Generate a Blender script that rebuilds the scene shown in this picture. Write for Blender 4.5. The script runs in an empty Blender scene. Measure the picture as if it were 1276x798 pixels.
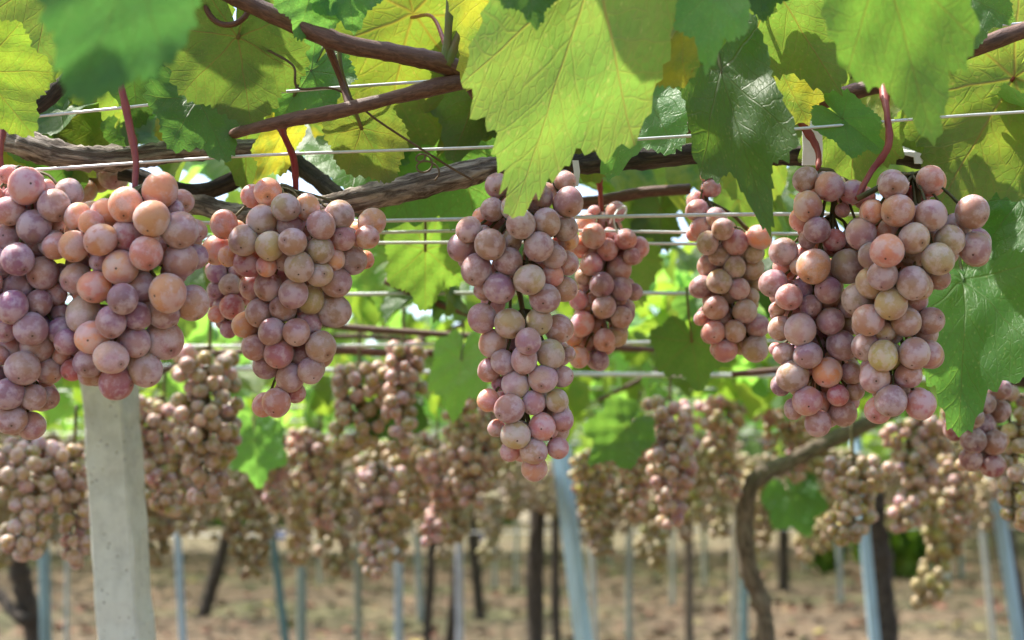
import bpy, math, random
import numpy as np
from mathutils import Vector, Matrix, Quaternion
random.seed(7); rng = np.random.default_rng(7)
S = bpy.context.scene
COL = S.collection
# ------------------------------------------------------------------ camera
F = 1753.0; CW, CH = 1276.0, 798.0; HORIZON = 615.0
CAM_H = 1.45
pitch = math.atan((HORIZON - CH / 2) / F)
cd = bpy.data.cameras.new('camera'); cam = bpy.data.objects.new('camera', cd); COL.objects.link(cam)
cam.location = (0, 0, CAM_H); cam.rotation_euler = (math.pi / 2 + pitch, 0, 0)
cd.sensor_width = 36; cd.lens = 36 * F / CW; cd.clip_start = 0.05; cd.clip_end = 600
cd.dof.use_dof = True; cd.dof.focus_distance = 0.99; cd.dof.aperture_fstop = 7.0
S.camera = cam
# ------------------------------------------------------------------ sky, sun, exposure
SUN_EL, SUN_AZ = math.radians(62), math.radians(-64)      # azimuth from +Y towards +X
w = bpy.data.worlds.new('World'); S.world = w; w.use_nodes = True
wn = w.node_tree.nodes; bg = wn['Background']
sky = wn.new('ShaderNodeTexSky'); sky.sky_type = 'NISHITA'; sky.sun_disc = False
sky.sun_elevation = SUN_EL; sky.sun_rotation = SUN_AZ; sky.air_density = 1.0; sky.dust_density = 2.5
w.node_tree.links.new(sky.outputs[0], bg.inputs[0]); bg.inputs[1].default_value = 0.15
sd = bpy.data.lights.new('sun', 'SUN'); sd.energy = 3.6; sd.angle = math.radians(0.9); sd.color = (1, 0.94, 0.84)
sun = bpy.data.objects.new('sun', sd); COL.objects.link(sun)
tosun = Vector((math.sin(SUN_AZ) * math.cos(SUN_EL), math.cos(SUN_AZ) * math.cos(SUN_EL), math.sin(SUN_EL)))
sun.rotation_euler = tosun.to_track_quat('Z', 'Y').to_euler(); sun.location = tosun * 30
S.view_settings.view_transform = 'Standard'; S.view_settings.look = 'None'
S.view_settings.exposure = 1.45; S.view_settings.gamma = 1.0; S.view_settings.use_curve_mapping = False
S.render.engine = 'CYCLES'
S.cycles.use_denoising = True
S.cycles.max_bounces = 7; S.cycles.diffuse_bounces = 4; S.cycles.transmission_bounces = 4; S.cycles.glossy_bounces = 2
S.cycles.sample_clamp_indirect = 6.0; S.cycles.caustics_reflective = False; S.cycles.caustics_refractive = False

# ------------------------------------------------------------------ helpers
R_AX = Vector((1, 0, 0)); F_AX = Vector((0, math.cos(pitch), math.sin(pitch))); U_AX = Vector((0, -math.sin(pitch), math.cos(pitch)))
CAM = Vector((0, 0, CAM_H))
def P(px, py, d):
    """photo pixel (1276x798) at depth d metres -> world point"""
    px, py, d = float(px), float(py), float(d)
    return CAM + d * (F_AX + R_AX * ((px - CW / 2) / F) - U_AX * ((py - CH / 2) / F))

def tag(o, label=None, cat=None, group=None, kind=None):
    if label: o['label'] = label
    if cat: o['category'] = cat
    if group: o['group'] = group
    if kind: o['kind'] = kind
    return o
def empty(name, loc=(0, 0, 0)):
    o = bpy.data.objects.new(name, None); COL.objects.link(o); o.location = loc; o.empty_display_size = 0.02
    return o
def link(name, me, parent=None, matrix=None):
    o = bpy.data.objects.new(name, me); COL.objects.link(o)
    if parent is not None:
        o.parent = parent
        pm = Matrix.Translation(parent.location)
        o.matrix_parent_inverse = pm.inverted()
    if matrix is not None: o.matrix_basis = matrix
    return o
def make_mesh(name, v, f, mat, uv=None, smooth=True):
    me = bpy.data.meshes.new(name)
    v = np.asarray(v, dtype=float)
    me.from_pydata(v.tolist(), [], f)
    if uv is not None:
        lay = me.uv_layers.new(name='UVMap')
        li = np.empty(len(me.loops), dtype=np.int32); me.loops.foreach_get('vertex_index', li)
        lay.data.foreach_set('uv', np.asarray(uv, dtype=np.float32)[li].ravel())
    if smooth: me.polygons.foreach_set('use_smooth', np.ones(len(me.polygons), dtype=bool))
    if mat: me.materials.append(mat)
    me.update()
    return me

def spline(pts, n=8):
    pts = [np.array(p, float) for p in pts]
    if len(pts) == 2: return [pts[0] + (pts[1] - pts[0]) * t for t in np.linspace(0, 1, n + 1)]
    out = []
    ext = [2 * pts[0] - pts[1]] + pts + [2 * pts[-1] - pts[-2]]
    for i in range(1, len(ext) - 2):
        p0, p1, p2, p3 = ext[i - 1:i + 3]
        for t in np.linspace(0, 1, n, endpoint=False):
            out.append(0.5 * ((2 * p1) + (-p0 + p2) * t + (2 * p0 - 5 * p1 + 4 * p2 - p3) * t * t + (-p0 + 3 * p1 - 3 * p2 + p3) * t ** 3))
    out.append(pts[-1])
    return out
class MB:
    def __init__(s): s.v = []; s.f = []; s.uv = []
    def tube(s, pts, radii, sides=8, n=8, rough=0.0, knots=0.0, seed=0):
        """swept tube through pts with radii at the control points"""
        c = spline(pts, n); m = len(c)
        rad = np.interp(np.linspace(0, len(radii) - 1, m), range(len(radii)), radii)
        r_ = np.random.default_rng(seed)
        c = np.array(c)
        tan = np.gradient(c, axis=0); tan /= np.linalg.norm(tan, axis=1)[:, None] + 1e-12
        ref = np.array([0, 0, 1.0]) if abs(tan[0][2]) < 0.85 else np.array([1.0, 0, 0])
        nrm = np.cross(tan[0], ref); nrm /= np.linalg.norm(nrm)
        base = len(s.v); L = 0
        ridge = r_.normal(0, 1, sides)
        for i in range(m):
            t = tan[i]
            nrm = nrm - t * np.dot(nrm, t); nrm /= np.linalg.norm(nrm) + 1e-12
            b = np.cross(t, nrm)
            if i: L += np.linalg.norm(c[i] - c[i - 1])
            ridge = 0.75 * ridge + 0.66 * r_.normal(0, 1, sides)
            kn = 1 + knots * max(0, r_.normal(0, 1))
            for k in range(sides):
                a = 2 * math.pi * k / sides
                rr = rad[i] * kn * (1 + rough * ridge[k])
                s.v.append(c[i] + rr * (math.cos(a) * nrm + math.sin(a) * b)); s.uv.append((k / sides, L))
        for i in range(m - 1):
            for k in range(sides):
                a = base + i * sides + k; b2 = base + i * sides + (k + 1) % sides
                s.f.append((a, b2, b2 + sides, a + sides))
        s.f.append(tuple(base + k for k in range(sides))[::-1])
        s.f.append(tuple(base + (m - 1) * sides + k for k in range(sides)))
        return s
    def box(s, c, size, rot=None):
        base = len(s.v); c = np.array(c, float); h = np.array(size, float) / 2
        for x in (-1, 1):
            for y in (-1, 1):
                for z in (-1, 1):
                    p = np.array((x, y, z)) * h
                    if rot is not None: p = np.array(rot @ Vector(p))
                    s.v.append(c + p); s.uv.append((x, z))
        for q in ((0, 1, 3, 2), (4, 6, 7, 5), (0, 4, 5, 1), (2, 3, 7, 6), (0, 2, 6, 4), (1, 5, 7, 3)):
            s.f.append(tuple(base + i for i in q))
        return s
    def mesh(s, name, mat, origin=None, smooth=True):
        v = np.array(s.v)
        if origin is not None: v = v - np.array(origin)
        return make_mesh(name, v, s.f, mat, s.uv, smooth)
    def build(s, name, mat, parent=None, smooth=True):
        if parent is not None:
            o = bpy.data.objects.new(name, s.mesh(name, mat, parent.location, smooth)); COL.objects.link(o); o.parent = parent
            return o
        o0 = np.array(s.v).mean(0); o0[2] = np.array(s.v)[:, 2].min()
        o = bpy.data.objects.new(name, s.mesh(name, mat, o0, smooth)); COL.objects.link(o); o.location = o0
        return o

# ------------------------------------------------------------------ node helper
class NT:
    def __init__(s, name):
        s.m = bpy.data.materials.new(name); s.m.use_nodes = True
        s.t = s.m.node_tree; s.n = s.t.nodes; s.n.clear()
        s.out = s.n.new('ShaderNodeOutputMaterial')
    def new(s, typ, **kw):
        n = s.n.new(typ)
        for k, v in kw.items(): setattr(n, k, v)
        return n
    def put(s, sock, v):
        if isinstance(v, bpy.types.NodeSocket): s.t.links.new(v, sock)
        elif isinstance(v, (tuple, list)) and len(v) == 3 and sock.type == 'RGBA': sock.default_value = (*v, 1)
        else: sock.default_value = v
    def math(s, op, a, b=None, c=None, clamp=False):
        n = s.new('ShaderNodeMath', operation=op, use_clamp=clamp)
        s.put(n.inputs[0], a)
        if b is not None: s.put(n.inputs[1], b)
        if c is not None: s.put(n.inputs[2], c)
        return n.outputs[0]
    def mix(s, fac, a, b, blend='MIX'):
        n = s.new('ShaderNodeMix', data_type='RGBA', blend_type=blend)
        s.put(n.inputs[0], fac); s.put(n.inputs[6], a); s.put(n.inputs[7], b)
        return n.outputs[2]
    def ss(s, v, lo, hi):
        n = s.new('ShaderNodeMapRange', interpolation_type='SMOOTHSTEP')
        s.put(n.inputs[0], v); n.inputs[1].default_value = lo; n.inputs[2].default_value = hi
        return n.outputs[0]
    def noise(s, vec, scale, detail=3, rough=0.55, out=0, dist=0):
        n = s.new('ShaderNodeTexNoise'); s.put(n.inputs['Vector'], vec)
        n.inputs['Scale'].default_value = scale; n.inputs['Detail'].default_value = detail; n.inputs['Roughness'].default_value = rough
        n.inputs['Distortion'].default_value = dist
        return n.outputs[out]
    def vec(s, op, a, b=None):
        n = s.new('ShaderNodeVectorMath', operation=op); s.put(n.inputs[0], a)
        if b is not None: s.put(n.inputs[1], b)
        return n.outputs[0]
    def bump(s, h, strength, dist, normal=None):
        n = s.new('ShaderNodeBump'); s.put(n.inputs['Height'], h); n.inputs['Strength'].default_value = strength; n.inputs['Distance'].default_value = dist
        if normal is not None: s.put(n.inputs['Normal'], normal)
        return n.outputs[0]
    def principled(s, **kw):
        n = s.new('ShaderNodeBsdfPrincipled')
        for k, v in kw.items(): s.put(n.inputs[k.replace('_', ' ')], v)
        return n
    def rand(s):
        oi = s.new('ShaderNodeObjectInfo'); ge = s.new('ShaderNodeNewGeometry')
        a = s.math('MULTIPLY_ADD', ge.outputs['Random Per Island'], 7.31, oi.outputs['Random'])
        wn_ = s.new('ShaderNodeTexWhiteNoise', noise_dimensions='1D'); s.put(wn_.inputs['W'], a)
        return wn_.outputs[0], wn_.outputs[1], oi, ge
    def done(s, sh):
        s.t.links.new(sh, s.out.inputs[0]); return s.m

# ------------------------------------------------------------------ materials
def mat_grape(name, merged=False):
    t = NT(name)
    val, colr, oi, ge = t.rand()
    tc = t.new('ShaderNodeTexCoord').outputs['Object']
    off = t.vec('SCALE', colr); off.node.inputs['Scale'].default_value = 9.0
    if merged:
        ramp = t.new('ShaderNodeValToRGB'); t.put(ramp.inputs[0], val)
        cols = [(0, (.31, .225, .11)), (.2, (.36, .275, .13)), (.4, (.31, .275, .08)), (.6, (.32, .20, .135)), (.8, (.35, .31, .10)), (1, (.44, .27, .18))]
        e = ramp.color_ramp.elements
        while len(e) < len(cols): e.new(0.5)
        for k, (p, c) in enumerate(cols): e[k].position = p; e[k].color = (*c, 1)
        base = t.mix(1.0, ramp.outputs[0], oi.outputs['Color'], 'MULTIPLY')
        p0 = tc
    else:
        base = oi.outputs['Color']; p0 = t.vec('ADD', t.vec('SCALE', tc), off)
        p0.node.inputs[0].links[0].from_node.inputs['Scale'].default_value = 1.0
    # waxy bloom and skin variation
    if not merged: base = t.mix(t.ss(t.noise(p0, .55, 1), .36, .64), t.mix(1.0, base, (1.10, 1.08, .86), 'MULTIPLY'), t.mix(1.0, base, (.92, .78, .98), 'MULTIPLY'))
    n1 = t.noise(p0, 1.1 if not merged else 70, 4, 0.6)
    n2 = t.noise(p0, 4.5 if not merged else 300, 3, 0.6)
    c = t.mix(t.ss(n1, .43, .60), base, t.mix(0.18 if merged else 0.5, base, (.72, .61, .66)))
    c = t.mix(t.math('MULTIPLY', t.ss(n2, .5, .75), .22), c, t.mix(1.0, c, (.72, .55, .50), 'MULTIPLY'))
    h = n2
    if not merged:
        sx = t.new('ShaderNodeSeparateXYZ'); t.put(sx.inputs[0], tc)
        rad = t.math('SQRT', t.math('ADD', t.math('MULTIPLY', sx.outputs[0], sx.outputs[0]), t.math('MULTIPLY', sx.outputs[1], sx.outputs[1])))
        radn = t.math('ADD', rad, t.math('MULTIPLY_ADD', n2, .22, -.11))
        south = t.math('LESS_THAN', sx.outputs[2], 0.0)
        dot = t.math('MULTIPLY', t.math('SUBTRACT', 1.0, t.ss(rad, .035, .085)), south)
        blot_on = t.math('GREATER_THAN', val, 0.45)
        blot = t.math('MULTIPLY', t.math('MULTIPLY', t.math('SUBTRACT', 1.0, t.ss(radn, .16, .34)), south), t.math('MULTIPLY', blot_on, .55))
        c = t.mix(blot, c, t.mix(0.5, t.mix(1.0, c, (.62, .42, .36), 'MULTIPLY'), (.24, .10, .05)))
        c = t.mix(dot, c, (.07, .035, .02))
        # specks
        vo = t.new('ShaderNodeTexVoronoi'); t.put(vo.inputs['Vector'], p0); vo.inputs['Scale'].default_value = 4.2
        sp = t.math('MULTIPLY', t.math('LESS_THAN', vo.outputs['Distance'], t.math('MULTIPLY', vo.outputs['Color'], .085)), .55)
        c = t.mix(sp, c, (.13, .06, .04))
        # russet netting on some
        n3 = t.noise(p0, 2.6, 6, .75, dist=1.5)
        net = t.math('MULTIPLY', t.ss(t.math('ABSOLUTE', t.math('SUBTRACT', n3, .5)), .03, .0), t.math('GREATER_THAN', val, .7))
        c = t.mix(t.math('MULTIPLY', net, .38), c, (.30, .17, .10))
    rough = t.math('MULTIPLY_ADD', n1, .34, .24)
    pr = t.principled(Base_Color=c, Roughness=rough, Normal=t.bump(h, .12, .002))
    pr.inputs['Specular IOR Level'].default_value = .42
    pr.inputs['Subsurface Weight'].default_value = 1.0 if not merged else .0
    pr.inputs['Subsurface Radius'].default_value = (.9, .45, .32); pr.inputs['Subsurface Scale'].default_value = .011
    pr.inputs['Sheen Weight'].default_value = .12; pr.inputs['Sheen Roughness'].default_value = .5
    return t.done(pr.outputs[0])

def mat_leaf():
    t = NT('vine_leaf')
    val, colr, oi, ge = t.rand()
    uv0 = t.new('ShaderNodeUVMap').outputs[0]
    off = t.vec('SCALE', colr); off.node.inputs['Scale'].default_value = 20.0
    pn = t.vec('ADD', uv0, off)
    wob = t.vec('SUBTRACT', t.noise(pn, 3.0, 2, out=1), (.5, .5, .5)); wobs = t.vec('SCALE', wob); wobs.node.inputs['Scale'].default_value = .05
    uv = t.vec('ADD', uv0, wobs)
    sx = t.new('ShaderNodeSeparateXYZ'); t.put(sx.inputs[0], uv)
    x, y = sx.outputs[0], sx.outputs[1]
    r = t.math('SQRT', t.math('ADD', t.math('MULTIPLY', x, x), t.math('MULTIPLY', y, y)))
    th = t.math('ARCTAN2', x, y); st = 2 * math.pi / 7
    ph = t.math('SUBTRACT', th, t.math('MULTIPLY', t.math('ROUND', t.math('DIVIDE', th, st)), st))
    u = t.math('MULTIPLY', r, t.math('COSINE', ph)); av = t.math('ABSOLUTE', t.math('MULTIPLY', r, t.math('SINE', ph)))
    wid = t.math('MULTIPLY_ADD', u, -.013, .017)
    prim = t.math('SUBTRACT', 1.0, t.math('DIVIDE', av, wid), clamp=True)
    s1 = t.math('DIVIDE', t.math('ADD', t.math('SUBTRACT', u, t.math('MULTIPLY', t.math('POWER', av, .9), .85)), t.math('MULTIPLY', t.noise(pn, 2.2, 2), .22)), .15)
    fr = t.math('ABSOLUTE', t.math('SUBTRACT', t.math('FRACT', s1), .5))
    dsec = t.math('MULTIPLY', fr, .135 * .72)
    sec = t.math('SUBTRACT', 1.0, t.math('DIVIDE', dsec, .0075), clamp=True)
    vo = t.new('ShaderNodeTexVoronoi', feature='DISTANCE_TO_EDGE'); t.put(vo.inputs['Vector'], uv); vo.inputs['Scale'].default_value = 17
    ter = t.math('SUBTRACT', 1.0, t.ss(vo.outputs['Distance'], .0, .09))
    vein = t.math('MAXIMUM', prim, t.math('MAXIMUM', t.math('MULTIPLY', sec, .5), t.math('MULTIPLY', ter, .38)))
    yel = t.math('SUBTRACT', 1.0, oi.outputs['Alpha'])
    nb = t.noise(pn, 2.3, 4, .6); nf = t.noise(pn, 9, 4, .65)
    top = t.mix(nb, (.030, .085, .022), (.055, .125, .030))
    und = t.mix(nb, (.13, .205, .075), (.19, .255, .105))
    back = ge.outputs['Backfacing']
    top = t.mix(t.math('MULTIPLY', vein, .42), top, (.12, .19, .06))
    mot = t.math('MULTIPLY_ADD', t.noise(pn, 26, 4, .7), .5, .75)
    und = t.vec('SCALE', und); t.put(und.node.inputs['Scale'], mot)
    und = t.mix(t.math('MULTIPLY', vein, .85), und, (.34, .32, .17)); und = t.mix(t.math('MULTIPLY', prim, .7), und, (.40, .21, .13))
    trc = t.mix(nb, (.17, .34, .04), (.28, .43, .06))
    trc = t.vec('SCALE', trc); t.put(trc.node.inputs['Scale'], mot)
    trc = t.mix(t.math('MULTIPLY', vein, .75), trc, (.26, .20, .03))
    vary = t.math('MULTIPLY_ADD', val, .6, .7)
    # yellowing, scorched patches and pale spots
    ym = t.math('MULTIPLY', yel, t.ss(nb, .30, .62), clamp=True)
    vs = t.new('ShaderNodeTexVoronoi'); t.put(vs.inputs['Vector'], pn); vs.inputs['Scale'].default_value = 24
    dots = t.math('MULTIPLY', t.math('MULTIPLY', t.math('SUBTRACT', 1.0, t.ss(vs.outputs['Distance'], .12, .3)), t.ss(nf, .45, .6)), t.math('MULTIPLY_ADD', yel, .6, .30), clamp=True)
    br = t.math('MULTIPLY', t.math('MULTIPLY', t.ss(nf, .60, .74), t.ss(r, .35, .9)), t.math('MULTIPLY', yel, 1.0), clamp=True)
    def age(c, ycol, bcol):
        c = t.mix(ym, c, ycol); c = t.mix(dots, c, t.mix(.4, ycol, (.5, .5, .3))); return t.mix(br, c, bcol)
    top = age(top, (.36, .32, .04), (.16, .07, .03)); und = age(und, (.40, .36, .07), (.20, .09, .03)); trc = age(trc, (.62, .50, .03), (.30, .10, .02))
    c = t.mix(back, top, und)
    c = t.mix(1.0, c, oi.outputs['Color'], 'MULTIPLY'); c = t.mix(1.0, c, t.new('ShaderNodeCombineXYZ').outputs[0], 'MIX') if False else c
    cv = t.vec('SCALE', c); t.put(cv.node.inputs['Scale'], vary)
    tv = t.mix(1.0, trc, oi.outputs['Color'], 'MULTIPLY')
    tvv = t.vec('SCALE', tv); t.put(tvv.node.inputs['Scale'], vary)
    hgt = t.math('ADD', t.math('MULTIPLY', t.math('MAXIMUM', t.math('MULTIPLY', prim, .7), t.math('MAXIMUM', t.math('MULTIPLY', sec, .4), t.math('MULTIPLY', ter, .2))), -1.0), t.math('MULTIPLY', t.noise(pn, 10, 3), .8))
    bmp = t.bump(hgt, .45, .0016)
    rough = t.math('MULTIPLY_ADD', back, .22, .47)
    pr = t.principled(Base_Color=cv, Roughness=rough, Normal=bmp); pr.inputs['Specular IOR Level'].default_value = .5
    tr = t.new('ShaderNodeBsdfTranslucent'); t.put(tr.inputs[0], tvv); t.put(tr.inputs['Normal'], bmp)
    mx = t.new('ShaderNodeMixShader'); mx.inputs[0].default_value = .5
    t.t.links.new(pr.outputs[0], mx.inputs[1]); t.t.links.new(tr.outputs[0], mx.inputs[2])
    return t.done(mx.outputs[0])

def mat_bark(name, dark, light, su=5, sv=26, bump=.9, rough=.9):
    t = NT(name)
    uv = t.new('ShaderNodeUVMap').outputs[0]
    mp = t.new('ShaderNodeMapping'); t.put(mp.inputs[0], uv); mp.inputs['Scale'].default_value = (su, sv, 1)
    n = t.noise(mp.outputs[0], 3.0, 6, .7, dist=.6)
    n2 = t.noise(t.new('ShaderNodeTexCoord').outputs['Object'], 35, 4)
    c = t.mix(t.ss(n, .36, .66), dark, light)
    c = t.mix(t.math('MULTIPLY', t.ss(n2, .5, .7), .5), c, tuple(a * .5 for a in dark))
    pr = t.principled(Base_Color=c, Roughness=rough, Normal=t.bump(n, bump, .004))
    return t.done(pr.outputs[0])
def mat_plain(name, a, b, scale=40, rough=.7, metal=0, spec=.4, bump=.2, pits=0):
    t = NT(name); tc = t.new('ShaderNodeTexCoord').outputs['Object']
    n = t.noise(tc, scale, 5, .65); n2 = t.noise(tc, scale * .12, 3, .6)
    c = t.mix(t.ss(t.math('ADD', t.math('MULTIPLY', n, .5), t.math('MULTIPLY', n2, .5)), .38, .62), a, b)
    h = n
    if pits:
        vo = t.new('ShaderNodeTexVoronoi'); t.put(vo.inputs['Vector'], tc); vo.inputs['Scale'].default_value = 130
        pit = t.math('MULTIPLY', t.math('SUBTRACT', 1.0, t.ss(vo.outputs['Distance'], .10, .28)), t.math('GREATER_THAN', vo.outputs['Color'], .62))
        c = t.mix(t.math('MULTIPLY', pit, .55), c, tuple(q * .4 for q in a)); h = t.math('SUBTRACT', n, t.math('MULTIPLY', pit, 1.5))
        st = t.noise(t.vec('MULTIPLY', tc, (60, 60, 6)), 1, 4, .6)
        c = t.mix(t.math('MULTIPLY', t.ss(st, .52, .76), .45), c, tuple(q * .58 for q in b)); c = t.mix(t.math('MULTIPLY', t.ss(t.noise(tc, 14, 5, .7), .58, .74), .3), c, (.30, .29, .17))
    pr = t.principled(Base_Color=c, Roughness=rough, Metallic=metal, Normal=t.bump(h, bump, .003)); pr.inputs['Specular IOR Level'].default_value = spec
    return t.done(pr.outputs[0])
def mat_color(name, rough=.6):
    t = NT(name); oi = t.new('ShaderNodeObjectInfo'); tc = t.new('ShaderNodeTexCoord').outputs['Object']
    n = t.noise(t.vec('MULTIPLY', tc, (30, 30, 4)), 1, 4, .6)
    c = t.mix(t.math('MULTIPLY', t.ss(n, .45, .7), .45), oi.outputs['Color'], t.mix(1.0, oi.outputs['Color'], (.5, .46, .4), 'MULTIPLY'))
    pr = t.principled(Base_Color=c, Roughness=rough, Normal=t.bump(n, .2, .003)); return t.done(pr.outputs[0])
def mat_ground():
    t = NT('ground'); tc = t.new('ShaderNodeTexCoord').outputs['Object']
    sx = t.new('ShaderNodeSeparateXYZ'); t.put(sx.inputs[0], tc)
    n = t.noise(tc, 1.3, 6, .7); nb = t.noise(tc, .22, 4, .6); st = t.noise(t.vec('MULTIPLY', tc, (.12, .9, 1)), 1, 4, .65)
    soil = t.mix(n, (.082, .054, .031), (.155, .108, .062))
    soil = t.mix(t.ss(st, .45, .65), soil, (.165, .112, .066))
    litter = t.math('MULTIPLY', t.ss(t.noise(tc, 6, 5, .8), .56, .66), t.ss(st, .58, .40))
    soil = t.mix(litter, soil, (.19, .062, .032))
    soil = t.mix(t.math('MULTIPLY', t.ss(nb, .46, .60), .75), soil, (.085, .092, .032))
    grass = t.mix(n, (.12, .105, .045), (.19, .145, .08))
    far = t.ss(t.math('ADD', sx.outputs[1], t.math('ADD', t.math('MULTIPLY', nb, 16.0), t.math('MULTIPLY', st, 14.0))), 44, 60)
    c = t.mix(far, soil, grass)
    pr = t.principled(Base_Color=c, Roughness=.95, Normal=t.bump(n, .8, .08)); return t.done(pr.outputs[0])

M_GRAPE = mat_grape('grape_skin'); M_GRAPEM = mat_grape('grape_skin_far', True)
M_LEAF = mat_leaf()
M_ARM = mat_bark('old_bark', (.085, .06, .045), (.50, .43, .36), 4, 14, 1.0)
M_CANE = mat_bark('cane_bark', (.085, .034, .022), (.20, .095, .06), 6, 40, .35, .55)
M_TRUNK = mat_bark('trunk_bark', (.030, .022, .017), (.11, .085, .065), 4, 12, 1.0)
M_TRUNKL = mat_bark('pale_trunk_bark', (.10, .075, .055), (.27, .21, .16), 4, 12, 1.0)
M_STALK = mat_plain('red_stalk', (.21, .028, .035), (.31, .07, .05), 60, .45)
M_STEM = mat_plain('green_brown_stem', (.07, .075, .03), (.16, .12, .05), 90, .7)
M_TENDRIL = mat_plain('dry_tendril', (.10, .06, .035), (.17, .12, .07), 90, .7)
M_SHOOT = mat_plain('green_shoot', (.12, .16, .04), (.20, .13, .06), 60, .6)
M_WIRE = mat_plain('galvanised_wire', (.66, .68, .70), (.80, .81, .82), 200, .38, .25, .6, .05)
M_CONC = mat_plain('concrete', (.54, .54, .52), (.70, .70, .67), 60, .9, 0, .3, .5, 1)
M_POST = mat_color('painted_post')
M_WHITE = mat_plain('white_plastic', (.74, .74, .72), (.84, .84, .83), 60, .5)

# ------------------------------------------------------------------ ground
def ground():
    nx, ny = 90, 110
    xs = np.linspace(-130, 130, nx); ys = np.concatenate([np.linspace(-40, 60, ny - 20), np.linspace(66, 400, 20)])
    X, Y = np.meshgrid(xs, ys); Z = .05 * np.sin(X * .7 + Y * .3) * np.sin(Y * .5) + .03 * np.sin(Y * 2.1 + X * .2)
    Z += .9 / (1 + np.exp(-(X - 9) / 1.2)) * (1 / (1 + np.exp(-(Y - 34) / 1.5)))     # raised bank on the far right
    v = np.stack([X, Y, Z], -1).reshape(-1, 3); f = []
    for j in range(ny - 1):
        for i in range(nx - 1):
            a = j * nx + i; f.append((a, a + 1, a + nx + 1, a + nx))
    tag(link('ground', make_mesh('ground', v, f, mat_ground())), 'brown bare soil with reddish leaf litter between the vine rows', kind='structure')
ground()

# ------------------------------------------------------------------ leaf meshes
CTRL = [(0, 1.0), (24, .74), (51.4, .93), (77, .72), (103, .80), (129, .63), (154, .62), (170, .44), (180, .10)]
def outline(th, depth=1.0, teeth=1.0, seed=0):
    r_ = np.random.default_rng(seed)
    a = np.degrees(np.abs(th)); r = np.zeros_like(a)
    jit = {}
    for sgn in (0, 1):
        m = (th >= 0) if sgn else (th < 0)
        pts = [(d, v * (1 + (r_.normal(0, .035) if 0 < d < 180 else 0))) for d, v in CTRL]
        for (d0, v0), (d1, v1) in zip(pts[:-1], pts[1:]):
            s = m & (a >= d0) & (a <= d1)
            tt = (a[s] - d0) / (d1 - d0)
            mid = max(v0, v1)
            w_ = tt * tt * (3 - 2 * tt) * .55 + tt * .45
            vv = v0 + (v1 - v0) * w_
            r[s] = mid - (mid - vv) * (depth if d1 < 165 else 1)
    ph = a / 7.6 + .5 * np.sin(a * .09 + seed); saw = np.abs((ph % 1.0) - .42) * 2
    big = np.abs(((a / 17.5 + .25 * seed) % 1.0) - .4) * 2
    r *= 1 + teeth * (.075 * (.5 - saw) + .035 * (.5 - big)) * np.clip((176 - a) / 25, 0, 1)
    return r
def leaf_verts(x, y, fold=.25, droop=.25, wave=.06, cup=0., seed=0):
    """bend the flat leaf; +z is the top side"""
    r_ = np.random.default_rng(seed)
    rr = np.hypot(x, y); th = np.arctan2(x, y)
    z = fold * np.abs(x) ** 1.25 - droop * (np.maximum(y, 0) ** 2) + cup * rr ** 2 + .10 * np.minimum(y, 0) ** 2
    for k in (2, 3, 5): z = z + wave * rr ** 2 * np.sin(k * th + r_.uniform(0, 6.28)) * r_.uniform(.4, 1)
    ph = th - (2 * math.pi / 7) * np.round(th / (2 * math.pi / 7))
    z = z + .16 * rr * (np.abs(ph) - .2) * .35
    z = z + .016 * np.sin(x * 17 + seed) * np.sin(y * 15 + seed * 2) + .03 * np.sin(x * 7 + seed * 3) * np.sin(y * 6.3 + seed)
    return x, y, z
def leaf_mesh(name, seed=0, depth=1., teeth=1., width=1., fold=.25, droop=.25, wave=.06, cup=0., nt=144, nr=16):
    th = np.linspace(-math.pi, math.pi, nt, endpoint=False)
    ro = outline(th, depth, teeth, seed)
    v = [(0, 0, 0)]; uv = [(0, 0)]; f = []
    for i in range(1, nr + 1):
        t_ = (i / nr) ** .85
        # teeth only towards the rim
        sm = outline(th, depth, 0., seed)
        rad = t_ * (sm * (1 - t_ ** 4) + ro * t_ ** 4)
        x = rad * np.sin(th); y = rad * np.cos(th)
        X, Y, Z = leaf_verts(x * width, y, fold, droop, wave, cup, seed)
        v += list(zip(X, Y, Z)); uv += list(zip(x, y))
    for k in range(nt):
        f.append((0, 1 + (k + 1) % nt, 1 + k))
    for i in range(nr - 1):
        a0 = 1 + i * nt; b0 = a0 + nt
        for k in range(nt):
            k2 = (k + 1) % nt
            f.append((a0 + k, a0 + k2, b0 + k2, b0 + k))
    me = make_mesh(name, v, f, M_LEAF, uv)
    return me
def small_leaf(nt, seed):
    th = np.linspace(-math.pi, math.pi, nt, endpoint=False) + math.pi / nt * (seed % 2)
    ro = outline(th, .9, 0., seed); x = ro * np.sin(th); y = ro * np.cos(th)
    x = np.concatenate([[0], x]); y = np.concatenate([[0], y])
    X, Y, Z = leaf_verts(x, y, .3 + .15 * math.sin(seed), .25, .12, 0, seed)
    return np.stack([X, Y, Z], -1), np.stack([x, y], -1), [(0, 1 + (k + 1) % nt, 1 + k) for k in range(nt)]
def foliage(n, place, nt=14, seed=0, size=(.07, .11), grow=0.):
    """many leaves in one mesh; place(rng) -> position"""
    r_ = np.random.default_rng(seed); tm = [small_leaf(nt, k) for k in range(5)]
    V = []; U = []; Fc = []; b = 0
    for i in range(n):
        lv, lu, lf = tm[i % 5]
        p = np.array(place(r_)); s = r_.uniform(*size) * (1 + grow * max(0, p[1] - 8) / 10)
        m = leaf_rot(r_)
        V.append(lv * s @ m.T + p); U.append(lu)
        Fc += [tuple(a + b for a in q) for q in lf]; b += len(lv)
    return np.concatenate(V), Fc, np.concatenate(U)
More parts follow.
